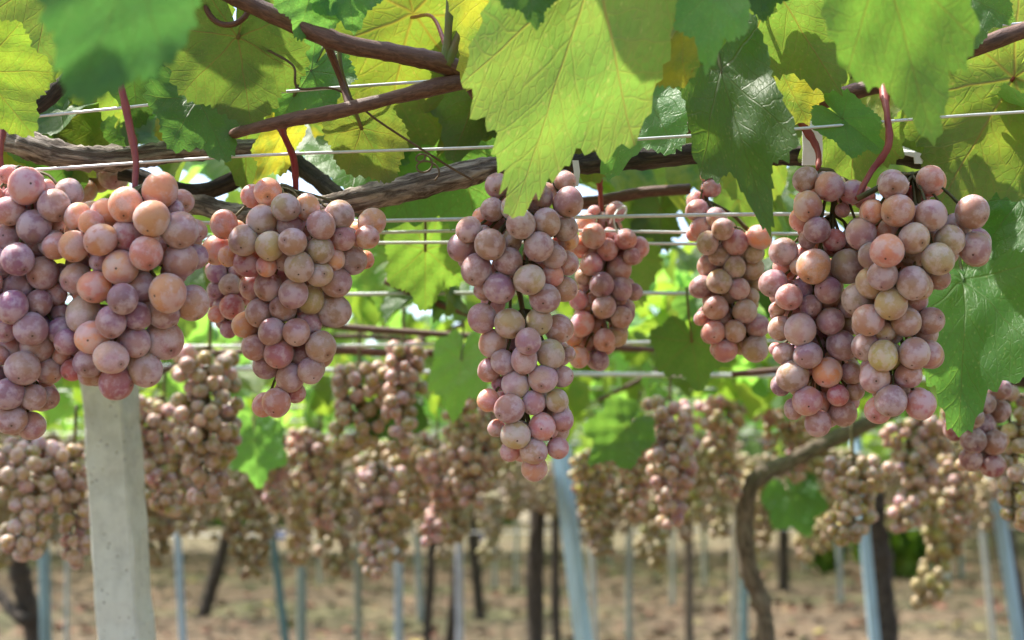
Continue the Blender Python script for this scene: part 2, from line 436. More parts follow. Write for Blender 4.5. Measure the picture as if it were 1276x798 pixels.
def leaf_rot(r_):
    """random hanging orientation: +y (tip) outwards and down, +z (top) up"""
    az = r_.uniform(0, 2 * math.pi); tilt = math.radians(r_.uniform(5, 75)); roll = math.radians(r_.normal(0, 28))
    h = Vector((math.cos(az), math.sin(az), 0)); y = h * math.cos(tilt) - Vector((0, 0, 1)) * math.sin(tilt)
    z0 = h * math.sin(tilt) + Vector((0, 0, 1)) * math.cos(tilt)
    z = Quaternion(y, roll) @ z0; x = y.cross(z)
    return np.array(Matrix((x, y, z)).transposed())

# ------------------------------------------------------------------ grapes
def grape_mesh(k):
    nu, nv = 26, 17
    el = (1.0, 1.05, 1.10)[k]; r_ = np.random.default_rng(k)
    v = []; f = []
    for j in range(nv + 1):
        a = math.pi * j / nv
        for i in range(nu):
            b = 2 * math.pi * i / nu
            v.append((math.sin(a) * math.cos(b), math.sin(a) * math.sin(b), -math.cos(a) * el))
    v = np.array(v)
    d = 1 + .022 * np.sin(v[:, 0] * 2.3 + k) * np.cos(v[:, 1] * 2.1 + k * 2) + .012 * np.sin(v[:, 2] * 4 + v[:, 0] * 3)
    v *= d[:, None]
    rim = np.hypot(v[:, 0], v[:, 1]); v[:, 2] += np.where(v[:, 2] < 0, .05 * np.exp(-(rim / .12) ** 2), -.08 * np.exp(-(rim / .16) ** 2))
    for j in range(nv):
        for i in range(nu):
            i2 = (i + 1) % nu
            f.append((j * nu + i, j * nu + i2, (j + 1) * nu + i2, (j + 1) * nu + i))
    return make_mesh('grape', v, f, M_GRAPE)
GRAPES = [grape_mesh(k) for k in range(3)]
CODE = dict(o=(.66, .345, .25), p=(.57, .29, .29), r=(.49, .18, .22), m=(.41, .25, .285), v=(.35, .195, .285), t=(.44, .33, .24), y=(.47, .44, .16), b=(.44, .265, .255), l=(.54, .37, .37), g=(.33, .28, .11))  # orange: salmon skin plus some backlit sun glow in the colour
def add_grape(parent, pos, r, outdir, code, dark=1.0):
    o = bpy.data.objects.new('grape', GRAPES[random.randrange(3)]); COL.objects.link(o); o.parent = parent
    o.location = Vector(pos) - parent.location
    d = Vector(outdir) + Vector((random.gauss(0, .65), random.gauss(0, .6), random.gauss(-.35, .55)))
    o.rotation_mode = 'QUATERNION'; o.rotation_quaternion = (-d).to_track_quat('Z', 'Y'); q1 = random.uniform(.95, 1.05); o.scale = (r * q1, r / q1, r * random.uniform(.94, 1.06))
    c = CODE[code]; j = random.uniform(.86, 1.14) * dark
    o.color = (c[0] * j * random.uniform(.94, 1.06), c[1] * j * random.uniform(.92, 1.08), c[2] * j * random.uniform(.92, 1.08), 1)
    return o

def front_bunch(D, sets, label, stalk_pts, group='grape bunches hanging from the near vine arm', dark=1.0, deep=.75):
    """sets: list of (x0, y0, scale, [(x, y, r, code)...]) in pixels of an enlarged crop"""
    G = []
    for x0, y0, sc, L in sets:
        for (x, y, r, c) in L: G.append([x0 + x / sc, y0 + y / sc, 1.04 * r / sc, c])
    g = np.array([[a[0], a[1], a[2]] for a in G]); codes = [a[3] for a in G]
    ymin, ymax = g[:, 1].min(), g[:, 1].max(); rm = np.median(g[:, 2])
    def row(y):
        w_ = np.exp(-((g[:, 1] - y) / (1.4 * rm)) ** 2) + 1e-6
        sel = np.abs(g[:, 1] - y) < 1.8 * rm
        if sel.sum() < 2: sel = np.argsort(np.abs(g[:, 1] - y))[:3]
        lo, hi = (g[sel, 0] - g[sel, 2]).min(), (g[sel, 0] + g[sel, 2]).max()
        return (lo + hi) / 2, max((hi - lo) / 2, 1.3 * rm)
    z = np.zeros(len(g))
    for i, (x, y, r) in enumerate(g):
        cx, hw = row(y); u = min(1, abs(x - cx) / hw)
        z[i] = -math.sqrt(max(.03, 1 - u * u)) * (hw - rm) * deep + (rm - r) * 1.6
    for it in range(150):
        for i in range(len(g)):
            for j in range(i + 1, len(g)):
                d2 = (g[i, 0] - g[j, 0]) ** 2 + (g[i, 1] - g[j, 1]) ** 2; need = .90 * (g[i, 2] + g[j, 2])
                if d2 >= need * need: continue
                dz = z[j] - z[i]; want = math.sqrt(need * need - d2)
                if abs(dz) < want:
                    s = (1 if dz >= 0 else -1); q = (want - abs(dz)) * .25 * s
                    z[i] -= q; z[j] += q
    pos = [np.array([g[i, 0], g[i, 1], z[i]]) for i in range(len(g))]; rad = list(g[:, 2]); cs = list(codes)
    for it in range(3500):
        if len(pos) >= 98: break
        y = rng.uniform(ymin, ymax); cx, hw = row(y)
        p = np.array([cx + rng.uniform(-1, 1) * hw * .8, y, rng.uniform(-.2, 1) * (hw - rm * .5)]); r = rm * rng.uniform(.85, 1.0)
        if ((p[0] - cx) / hw) ** 2 + (p[2] / hw) ** 2 > 1: continue
        ok = all(np.linalg.norm(p - q) > .80 * (r + s) for q, s in zip(pos, rad))
        if not ok: continue
        inside = True
        for a in np.linspace(0, 6.28, 10):
            q = p[:2] + r * np.array([math.cos(a), math.sin(a)])
            if not np.any(np.hypot(g[:, 0] - q[0], g[:, 1] - q[1]) < g[:, 2] * 1.2): inside = False; break
        if not inside: continue
        pos.append(p); rad.append(r); cs.append(codes[int(np.argmin(np.abs(g[:, 1] - y) + np.abs(g[:, 0] - p[0])))])
    sp = [P(*a) for a in stalk_pts]
    root = empty('grape_bunch', sp[0]); tag(root, label, 'grape bunch', group)
    zs = D / F
    def W(p): return P(p[0], p[1], D + p[2] * zs)
    ys = np.linspace(ymin - .3 * rm, ymax - rm, 7)
    axis = [W((row(y)[0], y, .15 * row(y)[1])) for y in ys]
    m = MB(); m.tube([sp[-1]] + axis, [.0022, .0022, .002, .002, .0018, .0016, .0014, .001], 6, 4, .15)
    for p, r, c in zip(pos, rad, cs):
        wp = W(p); k = int(np.clip((p[1] - 1.2 * r - ys[0]) / (ys[1] - ys[0]), 0, 6)); a = axis[k]
        rr = r / F * (D + p[2] * zs)
        mid = (wp + a) / 2 + Vector((0, 0, .004))
        inner = wp + (a - wp).normalized() * rr * .9 if (a - wp).length > rr else wp
        m.tube([a, mid, inner], [.0012, .0009, .0011], 5, 3)
        add_grape(root, wp, rr, (wp - a).normalized() + Vector((0, -.35, -.2)), c, dark)
    m.build('stem', M_STEM, root)
    st = MB(); n_ = len(sp); st.tube(sp, [.0034] + [.0021, .0026][:n_ - 2] + [.0021] * max(0, n_ - 4) + [.0019], 9, 6, .08, .14); st.build('stalk', M_STALK, root)
    return root

z1 = (0, 190, 2.156); z2 = (240, 200, 2.346); z3 = (540, 180, 3.8); z4 = (540, 390, 3.8); z5 = (840, 190, 4.433); z6 = (1040, 190, 4.432); z7 = (840, 370, 4.433); z8 = (1040, 370, 3.47)
front_bunch(.93, [(*z1, [(70,90,48,'p'),(25,158,40,'p'),(145,142,42,'m'),(185,110,38,'b'),(90,200,42,'m'),(20,235,42,'b'),(47,288,42,'v'),(115,325,42,'m'),(48,360,38,'v'),(32,415,42,'v'),(105,405,35,'m'),(83,475,44,'v'),(100,520,44,'m'),(62,580,46,'m'),(0,545,27,'p'),(130,585,36,'b'),(22,650,40,'v'),(90,658,34,'m'),(130,660,30,'b'),(30,718,40,'b'),(85,735,38,'b'),(-30,610,40,'v'),(-35,350,40,'p'),(-40,480,40,'m'),(-40,200,40,'p'),(-40,690,40,'b'),(165,435,28,'b'),(150,380,28,'b'),(-45,280,40,'m'),(165,480,36,'v'),(160,330,30,'v'),(140,245,36,'m'),(0,300,40,'v'),(12,470,38,'m'),(60,440,36,'v'),(150,200,34,'m'),(20,60,25,'p'),(125,95,22,'p'),(-60,420,40,'v'),(-30,120,38,'p')])],
  'purple and pink grape bunch cut off by the left edge of the photo', [(4,140,.97),(0,195,.95),(8,232,.95)])
front_bunch(.92, [(*z1, [(430,102,46,'o'),(488,132,32,'o'),(338,142,46,'o'),(408,178,48,'o'),(212,175,38,'o'),(285,165,40,'o'),(245,190,32,'o'),(340,225,42,'r'),(270,235,42,'o'),(198,252,40,'o'),(150,252,36,'p'),(482,208,48,'b'),(392,270,44,'o'),(325,310,46,'o'),(485,290,46,'m'),(525,280,33,'m'),(255,362,44,'o'),(205,340,40,'l'),(270,295,28,'v'),(380,362,40,'m'),(450,378,50,'o'),(515,405,46,'b'),(440,430,44,'m'),(330,395,40,'v'),(370,440,38,'v'),(225,435,46,'l'),(298,455,40,'m'),(248,498,44,'o'),(365,510,40,'m'),(440,505,52,'b'),(298,552,44,'l'),(240,565,40,'m'),(390,582,45,'b'),(312,620,44,'r'),(245,595,32,'b'),(525,210,30,'b'),(470,155,24,'m'),(180,510,33,'v'),(165,545,25,'o'),(195,585,30,'r')])],
  'salmon orange grape bunch on a long red stalk above the concrete post', [(143,62,.98),(149,98,.95),(160,150,.94),(169,200,.93),(168,238,.92)])
front_bunch(1.2, [(*z1, [(302,65,36,'b'),(228,105,32,'t'),(245,-25,30,'o'),(290,-28,26,'o'),(262,40,26,'b'),(215,60,26,'b'),(235,15,24,'o'),(270,80,26,'t')])],
  'few brownish grapes peeping out behind the peeling vine arm at upper left', [(118,140,1.2),(122,158,1.2),(122,172,1.2)])
front_bunch(1.0, [(*z2, [(175,105,35,'o'),(220,92,40,'o'),(272,138,40,'t'),(335,138,38,'o'),(430,158,40,'t'),(92,187,40,'o'),(202,175,42,'t'),(375,190,40,'b'),(70,262,42,'o'),(105,280,30,'o'),(150,235,44,'t'),(225,250,42,'t'),(292,238,40,'b'),(373,262,40,'t'),(440,228,36,'b'),(525,180,40,'o'),(510,225,34,'o'),(465,292,42,'m'),(505,290,25,'o'),(312,312,44,'t'),(415,290,30,'o'),(165,300,42,'r'),(215,310,30,'o'),(370,332,38,'t'),(270,290,35,'b'),(420,355,44,'b'),(220,370,40,'b'),(175,370,38,'b'),(295,390,42,'m'),(345,408,40,'t'),(412,440,46,'b'),(265,430,40,'m'),(195,445,40,'b'),(155,480,38,'o'),(230,500,38,'m'),(340,475,38,'m'),(303,502,40,'m'),(375,545,44,'b'),(180,548,36,'b'),(252,563,42,'p'),(328,573,36,'m'),(215,600,38,'m'),(285,635,40,'m'),(345,615,38,'m'),(300,680,30,'r'),(245,708,42,'p'),(210,715,34,'p'),(285,190,38,'b')])],
  'tapering tan and mauve grape bunch with orange grapes at both shoulders', [(349,152,.952),(354,170,.97),(366,200,.99),(369,238,1.0)])
front_bunch(1.13, [(*z2, [(110,365,32,'m'),(70,328,30,'v'),(115,428,36,'r'),(70,380,26,'v'),(105,495,24,'v'),(70,450,25,'o'),(85,428,26,'v'),(130,330,26,'r'),(140,400,28,'r'),(95,300,24,'m'),(135,470,26,'v'),(60,410,22,'v')])],
  'small rosy purple grape bunch half hidden behind the tan tapering bunch', [(288,270,1.13),(286,300,1.13),(282,322,1.13)])
front_bunch(.97, [(*z3, [(475,115,62,'b'),(303,195,58,'b'),(475,205,56,'t'),(625,180,52,'b'),(640,275,70,'b'),(510,255,55,'b'),(280,310,56,'b'),(230,345,45,'o'),(380,300,60,'b'),(415,380,68,'t'),(535,372,64,'b'),(625,400,56,'m'),(168,405,58,'b'),(235,420,40,'b'),(268,475,72,'b'),(135,490,70,'b'),(500,485,68,'m'),(370,460,50,'t'),(355,555,66,'m'),(205,595,72,'m'),(570,530,56,'m'),(635,565,54,'b'),(455,640,72,'t'),(310,680,72,'m'),(240,690,50,'m'),(565,620,50,'o'),(620,685,60,'b'),(640,450,50,'o'),(530,730,70,'m')]),
  (*z4, [(230,25,66,'b'),(360,50,70,'t'),(500,40,64,'t'),(595,75,66,'b'),(282,145,64,'b'),(450,135,62,'m'),(430,220,62,'m'),(555,195,66,'t'),(330,235,56,'m'),(640,195,34,'b'),(265,270,56,'b'),(520,312,66,'l'),(390,340,66,'l'),(610,300,50,'m'),(310,335,35,'v'),(262,415,52,'o'),(360,455,70,'b'),(475,425,56,'m'),(585,415,56,'t'),(300,545,40,'b'),(515,540,64,'p'),(610,505,54,'b'),(390,578,68,'t'),(475,655,62,'b'),(590,640,50,'p'),(365,655,50,'p'),(478,735,60,'p')])],
  'longest central grape bunch, dull mauve, hanging lowest in front', [(662,145,1.01),(658,172,.99),(648,195,.98),(650,214,.97)])
front_bunch(1.22, [(*z3, [(758,435,56,'p'),(865,320,48,'p'),(725,375,45,'o'),(910,450,50,'p'),(970,490,50,'p'),(825,500,50,'p'),(748,570,52,'p'),(880,590,58,'b'),(710,630,40,'b'),(798,665,58,'m'),(890,685,52,'m'),(950,700,42,'m'),(810,770,54,'m'),(690,740,45,'p'),(760,320,30,'p'),(830,430,35,'o'),(690,480,46,'o'),(940,530,40,'b'),(905,800,50,'m')]),
  (*z4, [(705,55,56,'p'),(665,120,40,'o'),(690,210,50,'o'),(810,130,52,'p'),(788,228,46,'v'),(870,110,48,'t'),(890,20,50,'b'),(800,-10,40,'b')])],
  'small pink grape bunch with a pale string tie behind the central bunch', [(745,212,1.22),(748,240,1.22),(750,268,1.22)])
front_bunch(1.17, [(*z5, [(180,130,36,'p'),(205,200,50,'p'),(120,270,50,'p'),(125,320,58,'b'),(235,365,58,'b'),(150,420,58,'p'),(185,500,62,'t'),(268,425,60,'b'),(340,498,70,'p'),(250,570,58,'t'),(335,635,60,'t'),(470,470,66,'o'),(430,470,40,'o'),(195,625,60,'b'),(250,715,66,'t'),(430,640,65,'t'),(150,745,60,'b'),(360,755,58,'m'),(440,560,50,'t'),(110,450,40,'p'),(450,720,45,'t')]),
  (*z7, [(230,60,68,'b'),(390,80,66,'l'),(150,120,40,'b'),(220,195,62,'p'),(335,190,62,'b'),(280,295,68,'p'),(445,290,68,'t'),(460,160,66,'m'),(310,-30,58,'t'),(420,0,50,'t'),(270,130,50,'b')])],
  'narrow tan and pink grape bunch below the dark drooping leaf', [(868,196,1.17),(880,212,1.17),(886,232,1.17)])
front_bunch(1.01, [(*z5, [(725,150,68,'b'),(860,190,78,'p'),(740,300,80,'o'),(985,220,65,'p'),(700,370,60,'o'),(790,430,72,'m'),(885,485,62,'r'),(605,550,78,'b'),(770,630,92,'o'),(690,630,50,'o'),(960,630,92,'t'),(1030,440,76,'b'),(550,725,78,'b'),(635,800,72,'p'),(850,760,72,'m'),(700,760,60,'v'),(1050,250,60,'p'),(930,320,40,'l'),(740,480,50,'b')]),
  (*z7, [(570,70,45,'b'),(755,50,60,'v'),(850,5,66,'m'),(590,175,70,'b'),(695,180,86,'l'),(865,135,74,'l'),(925,270,78,'m'),(610,315,62,'m'),(740,325,75,'v'),(560,290,35,'b'),(655,440,86,'t'),(848,418,80,'o'),(590,490,55,'v'),(735,575,80,'p'),(905,545,62,'r'),(935,640,72,'m'),(795,700,72,'m'),(660,620,52,'m'),(980,420,60,'b'),(1000,520,50,'b'),(980,150,60,'t'),(960,60,55,'b')])],
  'pink and violet grape bunch with a visible dark stem, left of the stragglers', [(998,152,1.03),(1018,185,1.02),(1020,212,1.01)])
front_bunch(.96, [(*z6, [(325,185,78,'b'),(530,150,78,'o'),(350,325,88,'o'),(530,350,88,'b'),(760,330,90,'b'),(440,475,84,'t'),(635,485,80,'t'),(775,530,88,'b'),(145,450,84,'b'),(290,545,90,'o'),(200,570,68,'m'),(210,330,60,'o'),(570,590,86,'t'),(265,680,80,'m'),(430,720,86,'b'),(580,700,60,'b')]),
  (*z8, [(100,10,66,'t'),(245,30,66,'t'),(310,110,66,'t'),(415,105,56,'b'),(145,100,64,'b'),(345,15,55,'b'),(210,255,62,'y'),(345,245,66,'b'),(410,250,54,'b'),(135,215,60,'b'),(175,350,66,'b'),(320,340,56,'b'),(245,450,66,'b'),(370,465,66,'p'),(190,490,58,'p'),(220,150,45,'t'),(160,-60,66,'t'),(360,-50,60,'t')])],
  'broad tan pink grape bunch with stragglers at its right shoulder', [(1100,104,1.005),(1105,140,.98),(1107,182,.97),(1085,215,.97),(1068,248,.96)])
front_bunch(1.3, [(*z8, [(505,450,50,'b'),(590,520,53,'b'),(650,460,46,'m'),(715,400,48,'b'),(715,490,46,'b'),(640,550,52,'m'),(525,570,48,'r'),(600,620,54,'m'),(690,630,54,'b'),(590,700,50,'b'),(680,730,48,'r'),(720,620,34,'o'),(570,440,45,'b'),(640,680,45,'m'),(650,400,42,'b')])],
  'dusky brown grape bunch below the tip of the bright leaf at right', [(1225,430,1.3),(1222,455,1.3),(1220,470,1.3)], dark=.7)

# ------------------------------------------------------------------ leaves singled out in the photo
def frame(base, tip, side, roll):
    y = (tip - base).normalized(); c = (CAM - (base + tip) / 2).normalized()
    n = (c - y * c.dot(y)).normalized()
    if side == 'u': n = -n
    n = Quaternion(y, math.radians(roll)) @ n
    x = y.cross(n)
    return Matrix((x, y, n)).transposed()
def hero_leaf(b, t, d0, d1, side, label, w=1., roll=0, tint=(1, 1, 1), yel=0., pet=None, fold=.22, droop=.2, wave=.08, depth=1., red=False, tilt=None):
    if tilt is None: tilt = .45 if side == 'u' else -.40
    d1 = d0 + tilt * math.hypot(b[0] - t[0], b[1] - t[1]) * d0 / F if tilt else d1
    base = P(*b, d0); tip = P(*t, d1); L = (tip - base).length
    hero_leaf.k += 1
    root = empty('vine_leaf', base); tag(root, label, 'leaf', 'vine leaves in the canopy')
    m3 = frame(base, tip, side, roll)
    me = leaf_mesh('leaf_blade', hero_leaf.k * 3 + 1, depth, 1., w, fold, droop, wave)
    o = bpy.data.objects.new('blade', me); COL.objects.link(o); o.parent = root
    # the droop shifts the tip: lengthen a little
    o.matrix_basis = (m3.to_4x4()) @ Matrix.Scale(L, 4)
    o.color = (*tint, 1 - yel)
    y = m3 @ Vector((0, 1, 0)); n = m3 @ Vector((0, 0, 1))
    if pet is None: e = base - y * .035 + Vector((0, 0, .03)) + n * (-.01)
    else: e = P(*pet)
    mid = (base + e) / 2 - y * .012 + n * -.006
    mb = MB(); mb.tube([base + y * L * .02 - n * .001, mid, e], [.0014, .0013, .0019], 7, 6); mb.build('petiole', M_STALK if red else M_SHOOT, root)
    return root
hero_leaf.k = 0
SKY_TEAL = (1.1, 1.5, 1.7); DARK = (.6, .75, .8); LIME = (1.15, 1.2, .8)  # teal tints put reflected sky light into the colour of leaf tops
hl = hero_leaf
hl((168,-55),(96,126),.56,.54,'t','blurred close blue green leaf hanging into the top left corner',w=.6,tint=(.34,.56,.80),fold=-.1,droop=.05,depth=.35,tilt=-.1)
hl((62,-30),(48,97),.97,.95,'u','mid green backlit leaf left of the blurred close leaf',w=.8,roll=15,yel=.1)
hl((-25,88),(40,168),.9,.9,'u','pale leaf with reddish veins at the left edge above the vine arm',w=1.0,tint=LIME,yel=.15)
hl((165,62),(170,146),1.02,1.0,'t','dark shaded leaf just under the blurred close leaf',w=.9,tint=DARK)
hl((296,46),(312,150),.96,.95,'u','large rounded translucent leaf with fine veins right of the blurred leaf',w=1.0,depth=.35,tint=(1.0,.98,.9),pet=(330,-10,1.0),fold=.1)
hl((246,124),(286,199),1.0,.97,'t','shiny serrated blue green leaf pointing down below the rounded leaf',w=.85,tint=SKY_TEAL,roll=-20)
hl((388,88),(346,150),1.03,1.02,'t','small teal leaf lying against the lower brown cane',w=.9,tint=SKY_TEAL,roll=15)
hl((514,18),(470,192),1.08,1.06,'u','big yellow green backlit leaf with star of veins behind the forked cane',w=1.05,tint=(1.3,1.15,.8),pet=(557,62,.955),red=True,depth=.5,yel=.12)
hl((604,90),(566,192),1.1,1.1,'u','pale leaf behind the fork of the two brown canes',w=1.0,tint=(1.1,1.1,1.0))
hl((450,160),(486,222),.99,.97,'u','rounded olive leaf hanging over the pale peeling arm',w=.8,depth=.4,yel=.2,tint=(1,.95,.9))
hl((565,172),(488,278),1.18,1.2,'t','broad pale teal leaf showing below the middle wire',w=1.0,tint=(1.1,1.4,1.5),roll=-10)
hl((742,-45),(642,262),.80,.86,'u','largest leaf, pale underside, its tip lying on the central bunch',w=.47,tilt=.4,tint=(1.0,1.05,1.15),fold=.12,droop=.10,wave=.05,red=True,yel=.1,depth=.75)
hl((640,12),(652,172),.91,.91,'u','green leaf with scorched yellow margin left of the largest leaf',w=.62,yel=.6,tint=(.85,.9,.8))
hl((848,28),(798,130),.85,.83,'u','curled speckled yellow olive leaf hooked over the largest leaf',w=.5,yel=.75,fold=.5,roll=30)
hl((893,-18),(878,76),.79,.79,'t','bright sky lit bluish leaf at the top right of the largest leaf',w=.5,tint=(1.9,2.4,2.4),roll=10,tilt=-.6)  # sky light is painted in through the raised tint
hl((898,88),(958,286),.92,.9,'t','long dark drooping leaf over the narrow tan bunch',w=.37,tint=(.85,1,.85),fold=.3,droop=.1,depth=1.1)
hl((805,118),(757,207),1.02,1.0,'t','blue green leaf tucked behind the right rim of the largest leaf',w=.85,tint=SKY_TEAL,roll=15)
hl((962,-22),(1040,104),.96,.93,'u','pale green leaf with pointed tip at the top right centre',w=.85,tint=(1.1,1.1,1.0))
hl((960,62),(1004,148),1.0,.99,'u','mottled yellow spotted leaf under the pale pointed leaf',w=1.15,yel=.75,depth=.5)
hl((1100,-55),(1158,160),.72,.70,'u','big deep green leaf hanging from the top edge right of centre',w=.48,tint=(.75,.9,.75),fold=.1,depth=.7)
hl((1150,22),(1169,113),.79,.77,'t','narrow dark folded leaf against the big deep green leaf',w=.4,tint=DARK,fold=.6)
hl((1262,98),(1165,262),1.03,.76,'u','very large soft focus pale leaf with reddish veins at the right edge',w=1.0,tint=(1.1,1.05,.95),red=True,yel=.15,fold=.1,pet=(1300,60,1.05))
hl((1050,148),(1106,192),.99,.97,'t','small curled teal leaf beside the white strip',w=.55,tint=SKY_TEAL,fold=.5)
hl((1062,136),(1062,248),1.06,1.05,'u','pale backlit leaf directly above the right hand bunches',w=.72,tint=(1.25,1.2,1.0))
hl((1200,352),(1207,506),1.14,1.1,'t','bright jade leaf with crinkled surface right of the broad bunch',w=.6,tint=(1.4,1.9,1.8),fold=.25,roll=-12,depth=.8,tilt=-.8)  # raised tint stands in for light falling on its face
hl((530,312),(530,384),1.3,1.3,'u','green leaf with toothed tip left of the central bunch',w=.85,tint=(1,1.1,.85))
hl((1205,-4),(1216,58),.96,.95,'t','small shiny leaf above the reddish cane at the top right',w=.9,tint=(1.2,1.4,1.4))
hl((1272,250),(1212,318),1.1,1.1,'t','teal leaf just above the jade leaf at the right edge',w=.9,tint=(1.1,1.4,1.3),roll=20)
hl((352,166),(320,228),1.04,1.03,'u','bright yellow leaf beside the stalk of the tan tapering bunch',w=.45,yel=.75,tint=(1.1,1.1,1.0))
hl((318,548),(323,606),1.9,1.88,'t','blurred teal leaf hanging among the back bunches right of the concrete post',w=.8,tint=SKY_TEAL)
hl((985,618),(1008,668),3.0,3.0,'t','blurred green leaf beside the bent pale trunk',w=.9,tint=SKY_TEAL)
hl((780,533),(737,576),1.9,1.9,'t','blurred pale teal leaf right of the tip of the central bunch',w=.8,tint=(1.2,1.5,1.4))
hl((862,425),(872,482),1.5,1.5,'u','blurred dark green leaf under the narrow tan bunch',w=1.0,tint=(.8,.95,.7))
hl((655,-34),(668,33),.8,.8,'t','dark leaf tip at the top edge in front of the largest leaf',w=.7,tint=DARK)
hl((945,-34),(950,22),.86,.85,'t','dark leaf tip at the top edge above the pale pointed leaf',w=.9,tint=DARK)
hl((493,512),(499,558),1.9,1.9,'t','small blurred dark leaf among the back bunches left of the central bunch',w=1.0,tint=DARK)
hl((388,-12),(372,46),.93,.92,'t','small teal leaf against the upper brown cane',w=.8,tint=SKY_TEAL)
hl((432,-22),(440,33),.93,.92,'t','small blue green leaf at the top edge above the forked cane',w=1.0,tint=SKY_TEAL)
hl((575,448),(566,515),1.7,1.7,'t','blurred pale leaf between the central bunch and the paired back bunches',w=.55,tint=(2.0,2.4,2.2),tilt=-.9)  # paleness is skylight put into the tint

# ------------------------------------------------------------------ near vines: arms, canes, tendrils and the leaves that fill the canopy
def pts(L): return [P(*a) for a in L]
def tubepart(vine, name, L, rad, mat, sides=10, n=8, rough=.04, knots=.05, seed=0):
    mb = MB(); mb.tube(pts(L), rad, sides, n, rough, knots, seed); return mb.build(name, mat, vine)
v1 = empty('grapevine', P(640, 208, 1.05)); tag(v1, 'old grapevine with a pale peeling arm running behind the front bunches', 'grapevine')
tubepart(v1, 'arm', [(195,268,1.12),(245,256,1.1),(300,270,1.08),(380,262,1.06),(440,252,1.05),(520,232,1.05),(600,212,1.05),(640,208,1.05)], [.008,.008,.0085,.009,.010,.0095,.0085,.008], M_ARM, 18, 12, .09, .05, 1)
tubepart(v1, 'arm', [(628,210,1.055),(700,206,1.08),(800,197,1.08),(900,190,1.1),(1000,194,1.1),(1080,190,1.1),(1150,198,1.1),(1230,210,1.12)], [.008,.0075,.0085,.008,.0075,.0075,.008,.007], M_TRUNK, 16, 12, .09, .06, 2)
tubepart(v1, 'cane', [(580,90,.965),(605,128,.98),(640,140,1.0),(700,150,1.03)], [.0065,.0055,.006,.005], M_CANE, seed=3)
tubepart(v1, 'cane', [(205,186,1.09),(262,176,1.05),(305,163,.97),(360,150,.95),(420,139,.945),(490,122,.945),(545,108,.95),(605,95,.97)], [.003,.0032,.0036,.0045,.005,.0045,.006,.005], M_CANE, seed=4)
tubepart(v1, 'cane', [(250,-25,.93),(340,18,.93),(420,52,.93),(490,66,.94),(545,78,.95),(598,98,.97)], [.006,.006,.0062,.006,.0068,.006], M_CANE, seed=5)
tubepart(v1, 'cane', [(553,80,.95),(558,50,.95),(561,-10,.95)], [.004,.0028,.0025], M_SHOOT, seed=6)
tubepart(v1, 'cane', [(556,82,.95),(572,45,.95),(590,-5,.95)], [.004,.003,.0026], M_SHOOT, seed=7)
tubepart(v1, 'cane', [(588,92,.96),(578,60,.96),(573,20,.96),(580,-6,.96)], [.0014,.0013,.0012,.0012], M_STALK, seed=8)
tubepart(v1, 'cane', [(660,258,1.3),(740,252,1.3),(800,240,1.3),(860,236,1.3)], [.005,.006,.005,.005], M_CANE, seed=9)
tubepart(v1, 'cane', [(405,48,.935),(425,100,.96),(437,140,.95)], [.003,.002,.0025], M_CANE, seed=19)
tubepart(v1, 'tendril', [(282,26,.97),(330,60,.97),(365,82,.96),(372,110,.96),(420,112,.96),(470,150,.97),(522,184,.98),(560,208,1.0),(590,225,1.01)], [.0009]*9, M_TENDRIL, 6, 8, 0, 0)
c0 = (524, 188)
tubepart(v1, 'tendril', [(c0[0] + (6 + k * .5) * math.cos(k * .8) + k * .6, c0[1] + 4 + (6 + k * .3) * math.sin(k * .8) + k * 1.4, .98) for k in range(18)], [.0007]*18, M_TENDRIL, 5, 4, 0, 0)
v2 = empty('grapevine', P(60, 190, 1.05)); tag(v2, 'old grapevine with a dark knotty arm entering at the left edge', 'grapevine')
tubepart(v2, 'arm', [(-60,140,1.06),(0,166,1.05),(40,184,1.04),(100,197,1.04),(160,196,1.05),(215,190,1.07),(270,186,1.1),(330,182,1.13)], [.010,.0105,.010,.009,.0085,.0075,.007,.006], M_ARM, 18, 12, .10, .06, 11)
tubepart(v2, 'arm', [(150,215,1.15),(250,238,1.15),(330,205,1.15),(360,200,1.15),(400,228,1.13),(430,250,1.1)], [.006,.007,.007,.007,.007,.006], M_TRUNK, 14, 10, .1, .06, 12)
tubepart(v2, 'cane', [(40,135,1.0),(62,120,1.0),(90,92,1.0),(120,60,1.0)], [.006,.006,.005,.004], M_TRUNK, seed=13)
tubepart(v2, 'cane', [(195,55,1.0),(235,48,1.0),(290,30,1.0)], [.006,.0065,.004], M_TRUNK, seed=14)
tubepart(v2, 'tendril', [(255,5,.95),(262,20,.95),(275,30,.95),(292,30,.95),(306,20,.95),(312,4,.95),(310,-10,.95)], [.002]*7, M_CANE, 8, 8, 0, 0)
v3 = empty('grapevine', P(1000, 130, 1.0)); tag(v3, 'grapevine with a thick reddish cane crossing the upper right corner', 'grapevine')
tubepart(v3, 'cane', [(1330,18,.98),(1276,38,.98),(1200,66,.98),(1130,95,1.0),(1060,116,1.02),(1000,134,1.03),(930,148,1.04),(840,160,1.06)], [.0062,.006,.0062,.0055,.006,.005,.0062,.005], M_CANE, seed=21)
tubepart(v3, 'cane', [(840,58,1.02),(900,44,1.0),(950,38,1.0)], [.005,.0055,.004], M_CANE, seed=22)
tubepart(v3, 'cane', [(962,140,1.03),(958,110,1.02),(952,80,1.01),(948,62,1.01)], [.004,.003,.0026,.0024], M_CANE, seed=23)
tubepart(v3, 'cane', [(900,60,1.0),(925,74,1.0),(950,80,1.0)], [.0014]*3, M_STALK, seed=24)
tubepart(v3, 'cane', [(930,136,1.05),(975,110,1.06)], [.0022,.002], M_STALK, seed=25)
tubepart(v3, 'tendril', [(800,130,.85),(799,150,.85),(797,166,.85)], [.0008]*3, M_TENDRIL, 6, 5, 0, 0)
